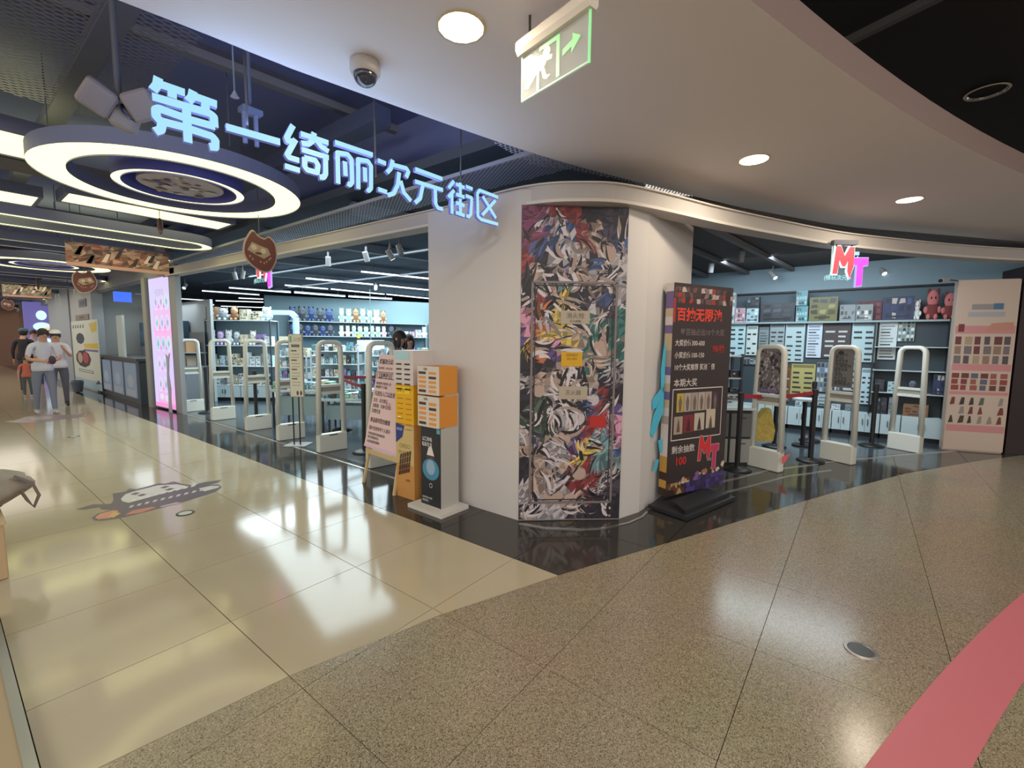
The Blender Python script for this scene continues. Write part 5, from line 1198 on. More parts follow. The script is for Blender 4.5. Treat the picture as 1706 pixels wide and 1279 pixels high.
b = MB(); b.box(9.98-.02, -1.9, vx(1400, 470, 9.9).z, 9.99, 4, 2.97, P(140, 164, 178, .5)); b.build('light_band', t, world=True)
b = MB(); b.box(9.96-.02, -1.9, vx(1400, 470, 9.9).z-.03, 9.97, 4, vx(1400, 470, 9.9).z, P(30, 32, 38)); b.build('band_edge', t, world=True)
def wsheet(px0, py0, px1, py1, c, label, style, x=XR+.13, name='wall_poster'):
    a = vx(px0, py1, x); b_ = vx(px1, py1, x); z0 = (a.z+b_.z)/2; z1 = (vx(px0, py0, x).z+vx(px1, py0, x).z)/2; w = a.y-b_.y
    t = thing(name, label, 'poster', (x, a.y, z0))
    b = MB(); b.box(x, b_.y, z0, x+.01, a.y, z1, P(*c, rough=.4)); b.build('sheet', t, world=True)
    q = Print((x-.001, a.y, z0), (0, -1, 0), (0, 0, 1), (-1, 0, 0)); h = z1-z0; rr = random.Random(int(px0*7+py0)); dk = (50, 56, 62) if sum(c) > 330 else (188, 196, 196)
    if style == 'grid':
        nr = max(3, int(h/.1))
        for j in range(nr):
            for i in range(2):
                if rr.random() < .85: q.rect(w*(.08+.48*i), h*(.04+.8*j/nr), w*(.08+.48*i+rr.uniform(.25, .36)), h*(.04+.8*j/nr)+h*.3/nr, P(*dk), .001)
        q.rect(w*.06, h*.88, w*.94, h*.97, P(*[int(v*.7) for v in c]), .001)
    elif style == 'list':
        nr = int(h/.055)
        for j in range(nr): q.rect(w*.1, h*(.05+.85*j/nr), w*rr.uniform(.6, .9), h*(.05+.85*j/nr)+h*.35/nr, P(*[int(v*.66) for v in c]) if j % 4 else P(*dk), .001)
        q.rect(0, h*.93, w, h, P(120, 150, 190) if style == 'list' and px0 > 1450 else P(*[int(v*.8) for v in c]), .0012)
    else:
        for j in range(6):
            for i in range(4):
                q.poly([(w*(i+rr.uniform(.02, .2))/4, h*(j+.1)/6), (w*(i+rr.uniform(.7, .98))/4, h*(j+.05)/6), (w*(i+rr.uniform(.6, .95))/4, h*(j+.9)/6), (w*(i+rr.uniform(.05, .3))/4, h*(j+.85)/6)], P(*rr.choice([tuple(int(v*f) for v in c) for f in (.5, .75, .9)]+[dk, (190, 190, 180), tuple(min(250, int(v*1.4)) for v in c)])), .001)
    q.build('print', t)
for a in [(1213, 527, 1239, 584, (188, 222, 230), 'light cyan product sheet beside the top right of the black banner', 'grid'), (1241, 535, 1259, 584, (206, 220, 220), 'white product sheet right of the cyan one', 'grid'),
          (1261, 537, 1277, 600, (130, 144, 148), 'narrow grey sheet above the poster gate', 'list'), (1279, 528, 1303, 600, (150, 164, 170), 'grey-blue product sheet with black lines above the poster gate', 'grid'),
          (1305, 528, 1337, 594, (176, 200, 206), 'pale blue product sheet right of the poster gate', 'grid'), (1341, 525, 1366, 586, (196, 210, 226), 'pale lilac framed text list in the middle of the display wall', 'list'),
          (1368, 526, 1413, 586, (70, 62, 66), 'dark photo sheet with white captions on the display wall', 'grid'), (1415, 524, 1456, 592, (176, 204, 212), 'large pale sheet under the dark red box', 'grid'),
          (1460, 521, 1490, 587, (206, 218, 224), 'white framed list with a blue heading near the open shelves', 'list'), (1316, 597, 1356, 648, (178, 170, 110), 'yellowish product sheet above the red belt', 'grid'),
          (1358, 594, 1384, 643, (120, 136, 152), 'blue-grey sheet beside the yellowish one', 'pic'), (1432, 602, 1452, 662, (196, 222, 232), 'tall white-blue sheet left of the open grey shelves', 'grid'), (1404, 592, 1430, 640, (180, 196, 200), 'small pale sheet behind the middle gate', 'grid'), (1306, 600, 1315, 660, (120, 84, 60), 'narrow brown strip sheet left of the yellowish sheet', 'list'), (1385, 590, 1403, 640, (96, 106, 116), 'dark blue-grey picture sheet left of the middle gate top', 'pic'),
          (1362, 646, 1383, 666, (170, 190, 200), 'small pale sheet low under the blue-grey sheet', 'list'), (1282, 604, 1304, 662, (150, 164, 160), 'pale green-grey sheet hidden behind the poster gate', 'grid'), (1238, 588, 1259, 600, (110, 120, 126), 'small grey card under the white product sheet', 'pic'), (1493, 522, 1521, 556, (150, 166, 166), 'crumpled grey bag sheet hanging right of the framed list', 'pic')]:
    wsheet(*a)
def wbox(px0, py0, px1, py1, cn, label, d=.14, x=XR+.10, sit=None, kind='b'):
    a = vx(px0, py1, x); b_ = vx(px1, py1, x); z0 = zl if sit is None else sit; z1 = (vx(px0, py0, x).z+vx(px1, py0, x).z)/2; w = a.y-b_.y
    me = box_mesh(cn) if kind == 'b' else plush_mesh(cn)
    item(me, 'boxed_figure' if kind == 'b' else 'plush_toy', label, 'box' if kind == 'b' else 'plush toy', ((x+d/2), (a.y+b_.y)/2, z0+.001), -math.pi/2, (w, d, z1-z0), 'boxes along the top ledge of the right shop')
wbox(1213, 481, 1221, 524, 'white', 'slim white box at the left end of the ledge, beside the black banner')
wbox(1222, 506, 1239, 524, 'pink', 'pinkish book standing low on the ledge near the black banner'); 
wbox(1241, 506, 1261, 524, 'pale blue', 'pale lower box of the stack near the left end of the ledge')
z_ = vx(1250, 506, XR+.1).z; wbox(1241, 487, 1262, 506, 'dark', 'black and white upper box of the stack near the left end of the ledge', sit=z_)
wbox(1264, 497, 1321, 524, 'dark', 'wide black picture box on the ledge'); wbox(1323, 501, 1343, 524, 'teal', 'lower dark teal box under another of its kind on the ledge')
z_ = vx(1333, 500, XR+.1).z; wbox(1323, 475, 1342, 500, 'teal', 'upper dark teal box, highest one on the ledge', sit=z_)
wbox(1345, 485, 1392, 523, 'olive', 'large olive landscape box in the middle of the ledge'); wbox(1396, 497, 1422, 522, 'grey', 'grey box with a dark figure, right of the olive box')
wbox(1423, 496, 1451, 521, 'grey', 'grey box in front of a dark red one on the ledge', d=.1); wbox(1424, 490, 1466, 521, 'maroon', 'dark red box partly hidden behind a grey box', x=XR+.22, d=.1)
wbox(1467, 482, 1519, 518, 'navy', 'large navy blue box near the right end of the ledge'); wbox(1516, 488, 1533, 518, 'white', 'white soft toy right of the navy box', kind='p')
wbox(1535, 470, 1566, 516, 'red', 'big red and brown soft toy sitting on the ledge, left of the end one', kind='p'); wbox(1564, 474, 1596, 516, 'red', 'reddish soft toy at the right end of the ledge', kind='p')
def sbox(px0, px1, pys, pyt, cn, label, kind='b'):
    z = vx(1520, pys, XR).z; wbox(px0, pyt, px1, pys, cn, label, x=XR+0.0, sit=z, d=.12, kind=kind)
sbox(1553, 1578, 643, 610, 'navy', 'blue box on the bottom board of the open grey shelves'); sbox(1478, 1496, 643, 624, 'pale blue', 'pale blue small box on the bottom board of the open grey shelves'); sbox(1456, 1472, 643, 620, 'dark', 'dark box at the left of the bottom board of the open shelves')
sbox(1510, 1530, 643, 622, 'dark', 'dark shape seen through the upper window of the rightmost gate', 'p')
wbox(1504, 661, 1546, 687, 'brown', 'open brown carton on the cabinet behind the rightmost gate', x=XR+.02, sit=hcab); wbox(1325, 660, 1340, 669, 'pale blue', 'small pale packet lying on the cabinet left of the red belt end', x=XR+.02, sit=hcab)
for k, (p0, p1, cn, l) in enumerate([(1456, 1466, 'dark', 'first dark bottle-like box on the cabinet left of the slim post'), (1467, 1477, 'dark', 'second dark box on the cabinet beside the slim post'), (1480, 1490, 'grey', 'grey box on the cabinet just right of the slim post'), (1385, 1400, 'white', 'white packet on the cabinet behind the middle gate'), (1408, 1420, 'grey', 'grey lump on the cabinet behind the middle gate')]):
    wbox(p0, 650 if k < 3 else 664, p1, 676, cn, l, x=XR+.02, sit=hcab)
# left part of the right shop: counter with drawers and lit shelves behind the banner
Lc = fl(1256, 768); Lc = Vector((Lc.x, Lc.y, 0)); L0 = Lc-rgt*.62
t = thing('drawer_counter', 'white topped counter with grey drawers and black frame between banner and first gate', 'counter', tuple(L0))
hc = pl(1240, 672, Lc, Lc+rgt).z
b = MB(); pbox(b, L0, rgt, -NF, 0, hc-.03, .62, hc, -.5, .02, P(196, 210, 210, .35)); b.build('worktop', t, world=True)
b = MB(); pbox(b, L0, rgt, -NF, 0.01, 0, .61, hc-.03, -.48, -.02, P(36, 38, 40, .5)); b.build('frame', t, world=True)
for i in range(2):
    for (z0, z1, cc) in ((.04, hc*.46, (150, 150, 146)), (hc*.5, hc*.9, (96, 98, 96))):
        b = MB(); pbox(b, L0, rgt, -NF, .03+.29*i, z0, .29+.29*i, z1, -.02, -.002, P(*cc, rough=.4)); o = b.build('drawer', t, world=True)
        b = MB(); pbox(b, L0, rgt, -NF, .10+.29*i, z1-.06, .22+.29*i, z1-.05, -.002, .012, P(60, 60, 60)); b.build('pull', o, world=True)
e0 = Lc+NF*.6; u0 = -.72
lz = [pl(1230, y, e0, e0+rgt).z for y in (650, 622, 585)]
t2, A, x, n, w = shelf_unit(e0+rgt*u0, e0+rgt*.12, [hc+.02]+lz, .3, 'bright small goods shelf standing behind the drawer counter beside the banner', back=P(190, 214, 220))
fill(A, x, n, w, .3, lz[0], .16, 'on the lower board beside the banner', ['dark', 'dark', 'white'], 5, 'goods on the small shelf beside the banner', 'b', seed=90); fill(A, x, n, w, .3, lz[1], .2, 'on the middle board beside the banner', ['white', 'pale blue', 'purple', 'dark'], 5, 'goods on the small shelf beside the banner', 'b', seed=91)
fill(A, x, n, w, .3, hc+.02, .18, 'on the counter level beside the banner', ['dark', 'maroon', 'grey'], 4, 'goods on the small shelf beside the banner', 'b', seed=92)
# round white table tops behind the middle gate
t = thing('round_stand', 'small round white topped stand on a black post behind the middle gate', 'table', (8.1, .62, 0))
MB().lathe([(.001, .70), (.17, .70), (.17, .73), (.001, .73)], P(206, 214, 216, .3), 24).build('tabletop', t); MB().cyl((0, 0, .02), (0, 0, .70), .03, M_blk).build('post', t); MB().cyl((0, 0, 0), (0, 0, .02), .14, M_blk, n=20).build('base', t)
# bullet camera on the right end wall
t = thing('bullet_camera', 'small pale bullet camera on a thin arm above the red toys', 'camera', tuple(vx(1572, 452, 9.15)))
MB().cyl((-.09, .06, -.02), (.05, -.03, .015), .032, P(196, 190, 186, .4)).build('body', t); MB().cyl((-.095, .063, -.021), (-.09, .06, -.02), .028, P(30, 32, 40, .2)).build('lens', t); MB().cyl((.04, -.02, 0), (.16, -.2, -.02), .008, P(60, 40, 40)).build('arm', t)
# catalogue wall at right end
a0 = Vector((9.188, -1.055, 0)); a1 = Vector((9.398, -1.705, 0)); x = (a1-a0).normalized(); w = (a1-a0).length; n = Vector((x.y, -x.x, 0)); n = n if n.dot(a0) < 0 else -n
t = thing('catalogue_panel', 'tall pink and cream product catalogue wall panel at the right end of the shop', 'poster', tuple(a0))
b = MB(); pbox(b, a0, x, n, 0, .02, w, 2.48, 0, .012, P(206, 184, 168, .5)); b.build('panel', t, world=True)
q = Print(a0+n*.012, x, (0, 0, 1), n); zf = lambda py: pl(1630, py, a0, a1).z; rr = random.Random(4)
pkc = P(206, 140, 140)
for (ya, yc) in ((528, 541), (592, 603), (638, 643), (694, 705)): q.rect(.01, zf(yc), w-.01, zf(ya), pkc, .001)
q.rect(w*.25, zf(501), w*.7, zf(492), P(150, 146, 140), .002); q.rect(w*.6, zf(501), w*.76, zf(491), P(74, 120, 150), .003); q.rect(w*.2, zf(513), w*.8, zf(505), P(170, 170, 176), .001)
q.poly([(w*.5, zf(538)), (w*.95, zf(534)), (w*.95, zf(522)), (w*.6, zf(524))], P(200, 140, 120), .002); q.rect(w*.06, zf(538), w*.16, zf(525), P(120, 60, 60), .002)
for (ya, yc, nr, pal) in ((544, 592, 3, [(110, 60, 60), (150, 120, 100), (120, 110, 110), (176, 150, 120), (90, 80, 84)]), (606, 636, 3, [(130, 60, 60), (150, 70, 66), (96, 100, 116), (160, 90, 80), (110, 60, 56)]), (646, 692, 3, [(60, 60, 56), (120, 60, 50), (90, 100, 90), (150, 140, 130), (80, 60, 50)])):
    for j in range(nr):
        for i in range(6):
            z0 = zf(ya+(yc-ya)*(j+.95)/nr); z1 = zf(ya+(yc-ya)*(j+.12)/nr); ww = rr.uniform(.09, .13)*w/1
            if ya < 640: q.rect(w*(.03+.16*i), z0, w*(.03+.16*i)+ww, z1, P(*rr.choice(pal)), .002)
            elif rr.random() < .8: q.poly([(w*(.04+.16*i), z0), (w*(.04+.16*i)+ww*.8, z0+.01), (w*(.04+.16*i)+ww*rr.uniform(.5, .9), z1), (w*(.04+.16*i)+ww*.3, z1)], P(*rr.choice(pal)), .002)
q.build('print', t)

# ================================================================== CORRIDOR LEFT SIDE
# pink backlit wall panel
zt_a = vx(240, 476, 3.09).z; zt_b = vx(280, 476, 3.16).z
a0 = Vector((3.075, 12.42, 0)); a1 = Vector((3.135, 11.31, 0)); x = (a1-a0).normalized(); w = (a1-a0).length; n = Vector((x.y, -x.x, 0)); n = n if n.x < 0 else -n
t = thing('backlit_panel', 'tall glowing pink and lilac wall panel with rows of pale ovals', 'lit panel', tuple(a0))
b = MB(); pbox(b, a0, x, n, 0, .03, w, 2.86, -.1, 0, P(150, 150, 160)); b.build('cabinet', t, world=True)
q = Print(a0, x, (0, 0, 1), n); Zb, Zt = .05, 2.82
def lerp3(a, b, f): return tuple(int(a[i]+(b[i]-a[i])*f) for i in range(3))
for k in range(24):
    f = k/23; c = lerp3((246, 170, 222), (214, 200, 246), abs(math.sin(f*5))); q.rect(0, Zb+(Zt-Zb)*k/24, w, Zb+(Zt-Zb)*(k+1)/24, G(*c, 1.05), .001)
q.rect(0, Zb, w*.16, Zt, G(206, 200, 250, 1.1), .0015)
for j in range(5):
    for i in range(3):
        if j < 2 and i == 2: continue
        u = w*(.32+.26*i); v = .55+.44*j; q.oval(u, v, w*.105, .165, G(232, 224, 246, 1.05), .002); q.oval(u, v, w*.09, .145, G(*rr.choice([(176, 214, 236), (206, 206, 246), (190, 226, 232), (222, 206, 236)]), 1.0), .003); q.oval(u+.01, v, w*.03, .06, G(150, 176, 196, .9), .004)
        if i < 2: q.poly([(u+w*.08, v-.12), (u+w*.18, v-.12), (u+w*.13, v-.02)], G(250, 120, 220, 1.), .002)
q.oval(w*.35, .28, w*.1, .07, G(226, 226, 246, 1.), .002); q.oval(w*.62, .26, w*.13, .07, G(226, 220, 240, 1.), .002); q.rect(w*.25, 2.42, w*.9, 2.62, G(216, 206, 246, 1.), .002)
q.text('扭蛋机', w*.3, 2.45, .16, G(190, 180, 232, .9), .003)
q.rect(0, Zb, w, .14, G(246, 150, 216, 1.), .003); q.build('print', t)
t = thing('cat_cutout', 'small patterned paper figure leaning at the right foot of the pink panel', 'cut-out', (3.06, 11.42, 0))
b = MB(); pts = [(-.1, 0), (.1, 0), (.08, .3), (.12, .5), (.04, .8), (.1, 1.1), (.16, 1.24), (.02, 1.16), (-.08, 1.22), (-.06, .9), (-.1, .6), (-.06, .4)]
nn_ = len(pts); b.add([(0, -u, v) for u, v in pts]+[(.012, -u, v) for u, v in pts], [tuple(range(nn_)), tuple(range(nn_, 2*nn_))[::-1]]+[(i, nn_+i, nn_+(i+1) % nn_, (i+1) % nn_) for i in range(nn_)], P(190, 186, 210)); b.build('board', t)
q = Print((-.001, .1, 0), (0, -1, 0), (0, 0, 1), (-1, 0, 0))
for (u, v, c) in [(.1, .2, (90, 110, 150)), (.12, .5, (90, 170, 206)), (.1, .75, (90, 86, 110)), (.12, 1.05, (80, 76, 90)), (.08, .35, (150, 110, 170)), (.14, .9, (220, 216, 226))]: q.oval(u, v, .035, .06, P(*c), .001, 8)
q.build('markings', t)
# kiosk counter with three light blue panels
k0 = fl(240, 686); k1_ = fl(172, 668)
a0 = Vector((3.0, 16.9, 0)); a1 = Vector((3.0, 13.25, 0)); n = Vector((-1, 0, 0)); x = Vector((0, -1, 0)); w = 3.65; hk = vx(205, 611, 3.0).z
t = thing('kiosk_counter', 'black framed drinks counter with three light blue front panels down the corridor', 'counter', tuple(a0))
b = MB(); pbox(b, a0, x, n, 0, 0, w, hk, -.7, 0, P(58, 66, 72, .4)); b.build('body', t, world=True); b = MB(); pbox(b, a0, x, n, -.05, hk, w+.05, hk+.06, -.75, .05, P(70, 76, 80, .3)); b.build('worktop', t, world=True)
for i in range(3):
    b = MB(); u0 = .1+1.18*i; pbox(b, a0, x, n, u0, .12, u0+1.0, hk-.06, 0, .02, P(150, 176, 216, .4)); o = b.build('front_panel', t, world=True)
    q = Print(a0+n*.02, x, (0, 0, 1), n); q.oval(u0+.5, hk*.5, .26, .16, P(184, 200, 226), .001); q.rect(u0+.1, .15, u0+.9, .3, P(190, 196, 220), .001); q.build('print', o)
t = thing('menu_board', 'slanted white menu board standing on the drinks counter', 'sign', (3.1, 15.1, hk+.06))
b = MB(); b.box(-.02, -.28, 0, .03, .28, 1.05, P(200, 214, 216, .4)); b.build('board', t)
q = Print((-.021, .28, 0), (0, -1, 0), (0, 0, 1), (-1, 0, 0)); 
for j in range(8): q.rect(.08, .1+.1*j, .08+.3+.05*(j % 2), .13+.1*j, P(150, 166, 170), .001)
q.build('print', t)
t = thing('drinks_cabinet', 'blue framed drinks cabinet with grey shelves behind the counter', 'cabinet', (4.15, 15.6, 0))
b = MB(); b.box(-.2, -1.6, 0, .12, 1.5, 2.0, P(66, 96, 120, .5)); b.build('carcass', t); 
for k, (y0, y1, z0, z1, c) in enumerate([(-1.5, -.3, 1.45, 1.9, (120, 130, 136)), (-.2, 1.4, 1.4, 1.75, (90, 116, 140)), (-1.5, -.3, 1.05, 1.35, (176, 176, 180)), (-.2, 1.4, .9, 1.3, (130, 140, 156))]):
    MB().box(-.22, y0, z0, -.2, y1, z1, P(*c)).build('pane', t)
t = thing('price_screen', 'dark menu screen hanging over the drinks counter', 'screen', (3.7, 13.7, 2.0)); MB().box(-.05, -.6, 0, .05, .6, .28, P(50, 56, 66, .3)).build('housing', t); MB().box(-.056, -.56, .03, -.05, .56, .25, P(70, 80, 96, .2)).build('panel', t)
MB().cyl((0, 0, .28), (0, 0, 1.2), .015, P(90, 96, 110)).build('rod', t)
for k in range(4):
    t = thing('gift_bag', '%s pale patterned bag on the stand right of the drinks counter' % ['lowest', 'second', 'third', 'topmost'][k], 'bag', (3.98, 13.5-.35*(k % 2), .88+.33*(k//2)), group='pale bags beside the drinks counter')
    MB().box(-.1, -.15, 0, .1, .15, .26, P(*[(206, 200, 186), (176, 160, 140), (214, 210, 206), (190, 150, 110)][k])).build('pouch', t)
    MB().tube([(-.105, -.07, .26), (-.105, -.05, .33), (-.105, .05, .33), (-.105, .07, .26)], .01, .01, P(150, 140, 130), (1, 0, 0), 5).build('handle', t)
t = thing('bag_stand', 'grey stand carrying pale bags beside the drinks counter', 'stand', (4.0, 13.3, 0)); MB().box(-.25, -.5, 0, .25, .5, .88, P(120, 124, 130)).build('cabinet', t); MB().box(-.25, -.5, 1.19, .25, .5, 1.21, P(150, 156, 160)).build('shelf', t); MB().box(.2, -.5, .88, .22, .5, 1.7, P(120, 124, 130)).build('back', t)
t = thing('blue_sign', 'small bright blue lit sign projecting above the drinks counter', 'sign', tuple(vx(206, 507, 3.1)))
MB().box(-.22, -.03, -.12, .12, .03, .12, G(60, 110, 240, 1.1)).build('face', t); q = Print((-.2, -.031, -.16), (1, 0, 0), (0, 0, 1), (0, -1, 0)); q.text('奶茶', .03, .1, .12, G(190, 220, 255, 1.), .001, .02); q.build('lettering', t); MB().cyl((.2, 0, .1), (.9, 0, .1), .015, P(170, 176, 180)).build('arm', t)
# white wall with yellow and black drawings
x = Vector((0, -1, 0)); n = Vector((-1, 0, 0)); xx = 2.94; ya_ = vx(115, 600, xx).y; yb_ = vx(161, 600, xx).y; zt_ = vx(140, 547, xx).z
t = thing('mural_panel', 'white wall panel with black, yellow and red cartoon-like doodles down the corridor', 'panel', (xx, 20.3, 0))
a0 = Vector((xx, 20.3, 0)); w = 20.3-16.7
b = MB(); pbox(b, a0, x, n, 0, .05, w, zt_, -.009, 0, P(206, 212, 204, .5)); b.build('panel', t, world=True)
q = Print(a0, x, (0, 0, 1), n); H_ = zt_
q.poly([(w*.7, H_*.95), (w*.98, H_*.97), (w*.97, H_*.85), (w*.8, H_*.82)], P(206, 186, 70), .001); q.poly([(w*.45, H_*.66), (w*.98, H_*.68), (w*.97, H_*.6), (w*.5, H_*.6)], P(212, 184, 60), .001)
q.oval(w*.34, H_*.74, w*.17, H_*.085, P(44, 56, 74), .001, 8); q.rect(w*.45, H_*.555, w*.97, H_*.585, P(110, 104, 160), .001)
q.oval(w*.4, H_*.44, w*.3, H_*.13, P(50, 38, 44), .001, 9); q.oval(w*.28, H_*.45, w*.1, H_*.08, P(180, 160, 150), .002); q.oval(w*.5, H_*.46, w*.11, H_*.085, P(170, 60, 76), .002)
for k in range(5): q.poly([(w*(.05+.1*k), H_*.9), (w*(.1+.1*k), H_*.89), (w*(.12+.1*k), H_*.95), (w*(.08+.1*k), H_*.94)], P(90, 96, 96), .001)
q.rect(w*.2, H_*.24, w*.75, H_*.28, P(90, 106, 120), .001); q.rect(w*.22, H_*.25, w*.72, H_*.27, P(200, 210, 214), .002); q.poly([(w*.8, H_*.1), (w*.98, H_*.12), (w*.9, H_*.17)], P(40, 56, 96), .001)
q.rect(0, .05, w, H_*.14, P(160, 190, 206), .0008); q.build('drawings', t)
for k, (py, hh_) in enumerate(((518, .22), (542, .16))):
    p = vx(134, py, 2.93); t = thing('wall_plaque', ['small dark framed sign high on the grey pier above the doodle panel', 'brownish plate on the grey pier just above the doodle panel'][k], 'sign', (2.93, p.y, p.z-hh_/2))
    MB().box(0, -.5-.4*k, 0, .03, .5+.4*k, hh_, P(*[(90, 100, 116), (130, 120, 112)][k])).build('frame', t); MB().box(-.004, -.3, .05, 0, .3, hh_-.05, P(*[(50, 56, 70), (90, 80, 76)][k])).build('face', t)
# far end: blue lit column with pale oval lamps
t = thing('blue_column', 'blue and violet lit column with three pale glowing signs far down the corridor', 'column', (vy(76, 560, 27.5).x, 27.5, 0))
MB().box(-.62, -.1, 0, .62, .4, 3.0, G(120, 112, 186, .7)).build('shaft', t); MB().box(.22, -.14, .4, .42, -.1, 3.05, G(50, 80, 250, 1.3)).build('blue_strip', t)
for k, (z, a_, b_) in enumerate(((2.45, .16, .2), (1.98, .27, .18), (1.35, .27, .18))):
    q = MB(); q.ell((-.15, -.2, z), (a_, .06, b_), G(206, 240, 250, 1.2)); o = q.build('glowing_sign', t)
    if k: q = Print((-.3, -.27, z-.08), (1, 0, 0), (0, 0, 1), (0, -1, 0)); q.text('U' if k == 2 else 'P', .08, 0, .2, P(60, 80, 110), .001); q.build('letter', o)
t = thing('warm_sign', 'small orange and pink glowing strip right of the blue column', 'lit sign', tuple(vy(91, 562, 26))); MB().box(-.3, 0, -.04, .25, .04, .05, G(250, 190, 130, 1.3)).build('strip', t); MB().cyl((0, .02, .05), (0, .02, 1.0), .01, P(90, 90, 110)).build('rod', t)
def led(a, b, label):
    tag(MB().bar(a, b, .12, .08, G(250, 240, 200, 1.2)).build('light_strip'), label, 'lamp')
led(vy(38, 527, 35.965), vy(42, 565, 35.965), 'upright pale light strip in the brown shop at the far left'); led(vy(20, 526, 35.965), vy(45, 521, 35.965), 'slanted pale light strip in the brown shop at the far left')
t = thing('cafe_booth', 'dark brown booth seating and tables at the far left end of the corridor', 'seating', (-1, 32, 0))
MB().box(-2, 0, 0, 1.3, .8, .45, P(84, 66, 66)).build('seat', t); MB().box(-2, .8, 0, 1.3, 1.0, 1.5, P(110, 80, 76)).build('backrest', t); MB().box(1.4, -.2, .7, 2.3, .6, .76, P(96, 80, 76)).build('tabletop', t); MB().cyl((1.85, .2, 0), (1.85, .2, .7), .05, P(50, 44, 44)).build('table_leg', t)
t = thing('shop_partition', 'warm brown partition wall with a dark opening at the far left end', 'partition', (-1.2, 36, 0)); MB().box(-3, 0, 0, 4.4, .2, 4.0, P(176, 136, 118)).build('panel', t); MB().box(-.6, -.03, .9, .4, 0, 2.1, P(150, 96, 70)).build('poster', t)
tag(MB().lathe([(.001, 0), (.02, 0), (.10, .02), (.14, .3), (.12, .34)], P(90, 96, 116), 14, (2.55, 17.4, 0)).build('waste_bin'), 'dark small bin by the grey pillar behind the walking man', 'bin')

# ================================================================== FLOOR MARKS
def decal(pxs, m, lift): return [fl(px, py) for px, py in pxs], m, lift
t = thing('floor_decal', 'black outlined bowl-shaped floor sticker with white lettering and an orange rim, nearest', 'floor sticker', tuple(fl(260, 845)))
Z7 = lambda pts: [(130+a/6.319, 780+b/6.319) for a, b in pts]
b = MB(); Mdk = P(96, 84, 92, .35)
def dpoly(pts, m, z):
    v = [fl(px, py) for px, py in Z7(pts)]
    ar = sum(v[i-1].x*v[i].y-v[i].x*v[i-1].y for i in range(len(v)))
    if ar < 0: v = v[::-1]
    b.add([(p.x, p.y, z) for p in v], [tuple(range(len(v)))], m)
dpoly([(0, 518), (180, 462), (370, 455), (400, 410), (385, 345), (530, 320), (560, 290), (640, 295), (830, 240), (870, 225), (930, 232), (1030, 205), (1100, 225), (1230, 245), (1330, 210), (1530, 178), (1500, 205), (1400, 235), (1500, 230), (1535, 255), (1480, 300), (1330, 355), (1100, 430), (880, 490), (520, 590), (300, 630), (200, 632), (168, 605), (230, 560), (380, 515), (270, 515), (250, 490), (90, 520)], Mdk, .0012)
dpoly([(205, 600), (260, 560), (400, 520), (450, 525), (430, 570), (360, 605), (240, 620)], P(206, 140, 110, .35), .0016); dpoly([(520, 570), (600, 520), (800, 478), (850, 480), (700, 540)], P(196, 120, 96, .35), .0016); dpoly([(350, 590), (400, 540), (480, 550), (400, 600)], P(210, 170, 96, .35), .002)
dpoly([(475, 400), (520, 350), (640, 310), (860, 250), (1060, 235), (1160, 250), (1150, 275), (1000, 310), (800, 370), (560, 440), (490, 425)], P(206, 202, 196, .3), .0016)
dpoly([(1290, 275), (1420, 245), (1510, 245), (1500, 262), (1350, 305)], P(206, 202, 196, .3), .0016)
for (u, v) in ((570, 345), (640, 358), (880, 270), (930, 292)): dpoly([(u, v+6), (u+60, v-16), (u+110, v-12), (u+50, v+12)], Mdk, .002)
for k in range(9): dpoly([(580+k*78, 425-k*20), (625+k*78, 412-k*20), (640+k*78, 392-k*20), (595+k*78, 402-k*20)], P(220, 216, 212, .3), .002)
for k in range(10): dpoly([(560+k*82, 495-k*21), (600+k*82, 484-k*21), (618+k*82, 462-k*21), (575+k*82, 470-k*21)], P(200, 190, 190, .3), .002)
dpoly([(890, 470), (1060, 425), (1120, 430), (900, 480)], P(190, 176, 190, .3), .002)
b.build('sticker', t, world=True)
def fldisc(px, py, r, label, arrows=False):
    c = fl(px, py); t = thing('floor_marker', label, 'floor marker', (c.x, c.y, 0)); 
    MB().lathe([(r*.72, .003), (r*.8, .006), (r*.97, .005), (r, .0)], mat((.30, .27, .26), .3, metal=.6) if arrows else P(50, 52, 50), 32).build('rim', t); MB().cyl((0, 0, .0), (0, 0, .003), r*.74, P(34, 40, 34, .3) if arrows else P(190, 196, 190), n=32).build('disc', t)
    q = Print((0, 0, .003), (1, 0, 0), (0, 1, 0), (0, 0, 1)); m_ = G(206, 236, 216, .7) if arrows else P(60, 64, 70)
    if arrows:
        dv = rgt; pv = NF
        def AR(o, s):
            pts = [(-.55, -.1), (.1, -.1), (.1, -.3), (.55, .02), (.1, .1), (-.55, .04)]
            q.poly([tuple((dv*(o[0]+s*p[0])*r*.62+pv*(o[1]+p[1]*s)*r*.62).xy) for p in pts], m_, .001)
        AR((.1, -.3), 1); AR((-.1, .3), -1)
    else: q.oval(-.02, 0, r*.3, r*.4, m_, .001)
    q.build('symbol', t)
fldisc(1443, 1073, .074, 'round metal floor marker with glowing arrows beside the pink-red stripe', True); fldisc(313, 865, .07, 'small round black and white sticker in front of the bowl-shaped floor sticker'); fldisc(125, 741, .07, 'small round sticker in front of the farther floor sticker')
t = thing('floor_decal', 'second bowl-shaped floor sticker, farther down the corridor under the walking man', 'floor sticker', tuple(fl(80, 712)))
b = MB(); Z7 = lambda pts: [(a/10.66, 680+b_/10.66) for a, b_ in pts]
dpoly([(90, 408), (250, 385), (380, 350), (450, 318), (750, 272), (1000, 262), (1180, 270), (1400, 250), (1530, 215), (1540, 235), (1450, 262), (1550, 275), (1420, 310), (1100, 350), (900, 385), (640, 415), (350, 425)], P(150, 130, 136, .35), .0012); dpoly([(520, 340), (750, 300), (950, 300), (900, 340), (600, 375)], P(176, 166, 162, .35), .0016); b.build('sticker', t, world=True)

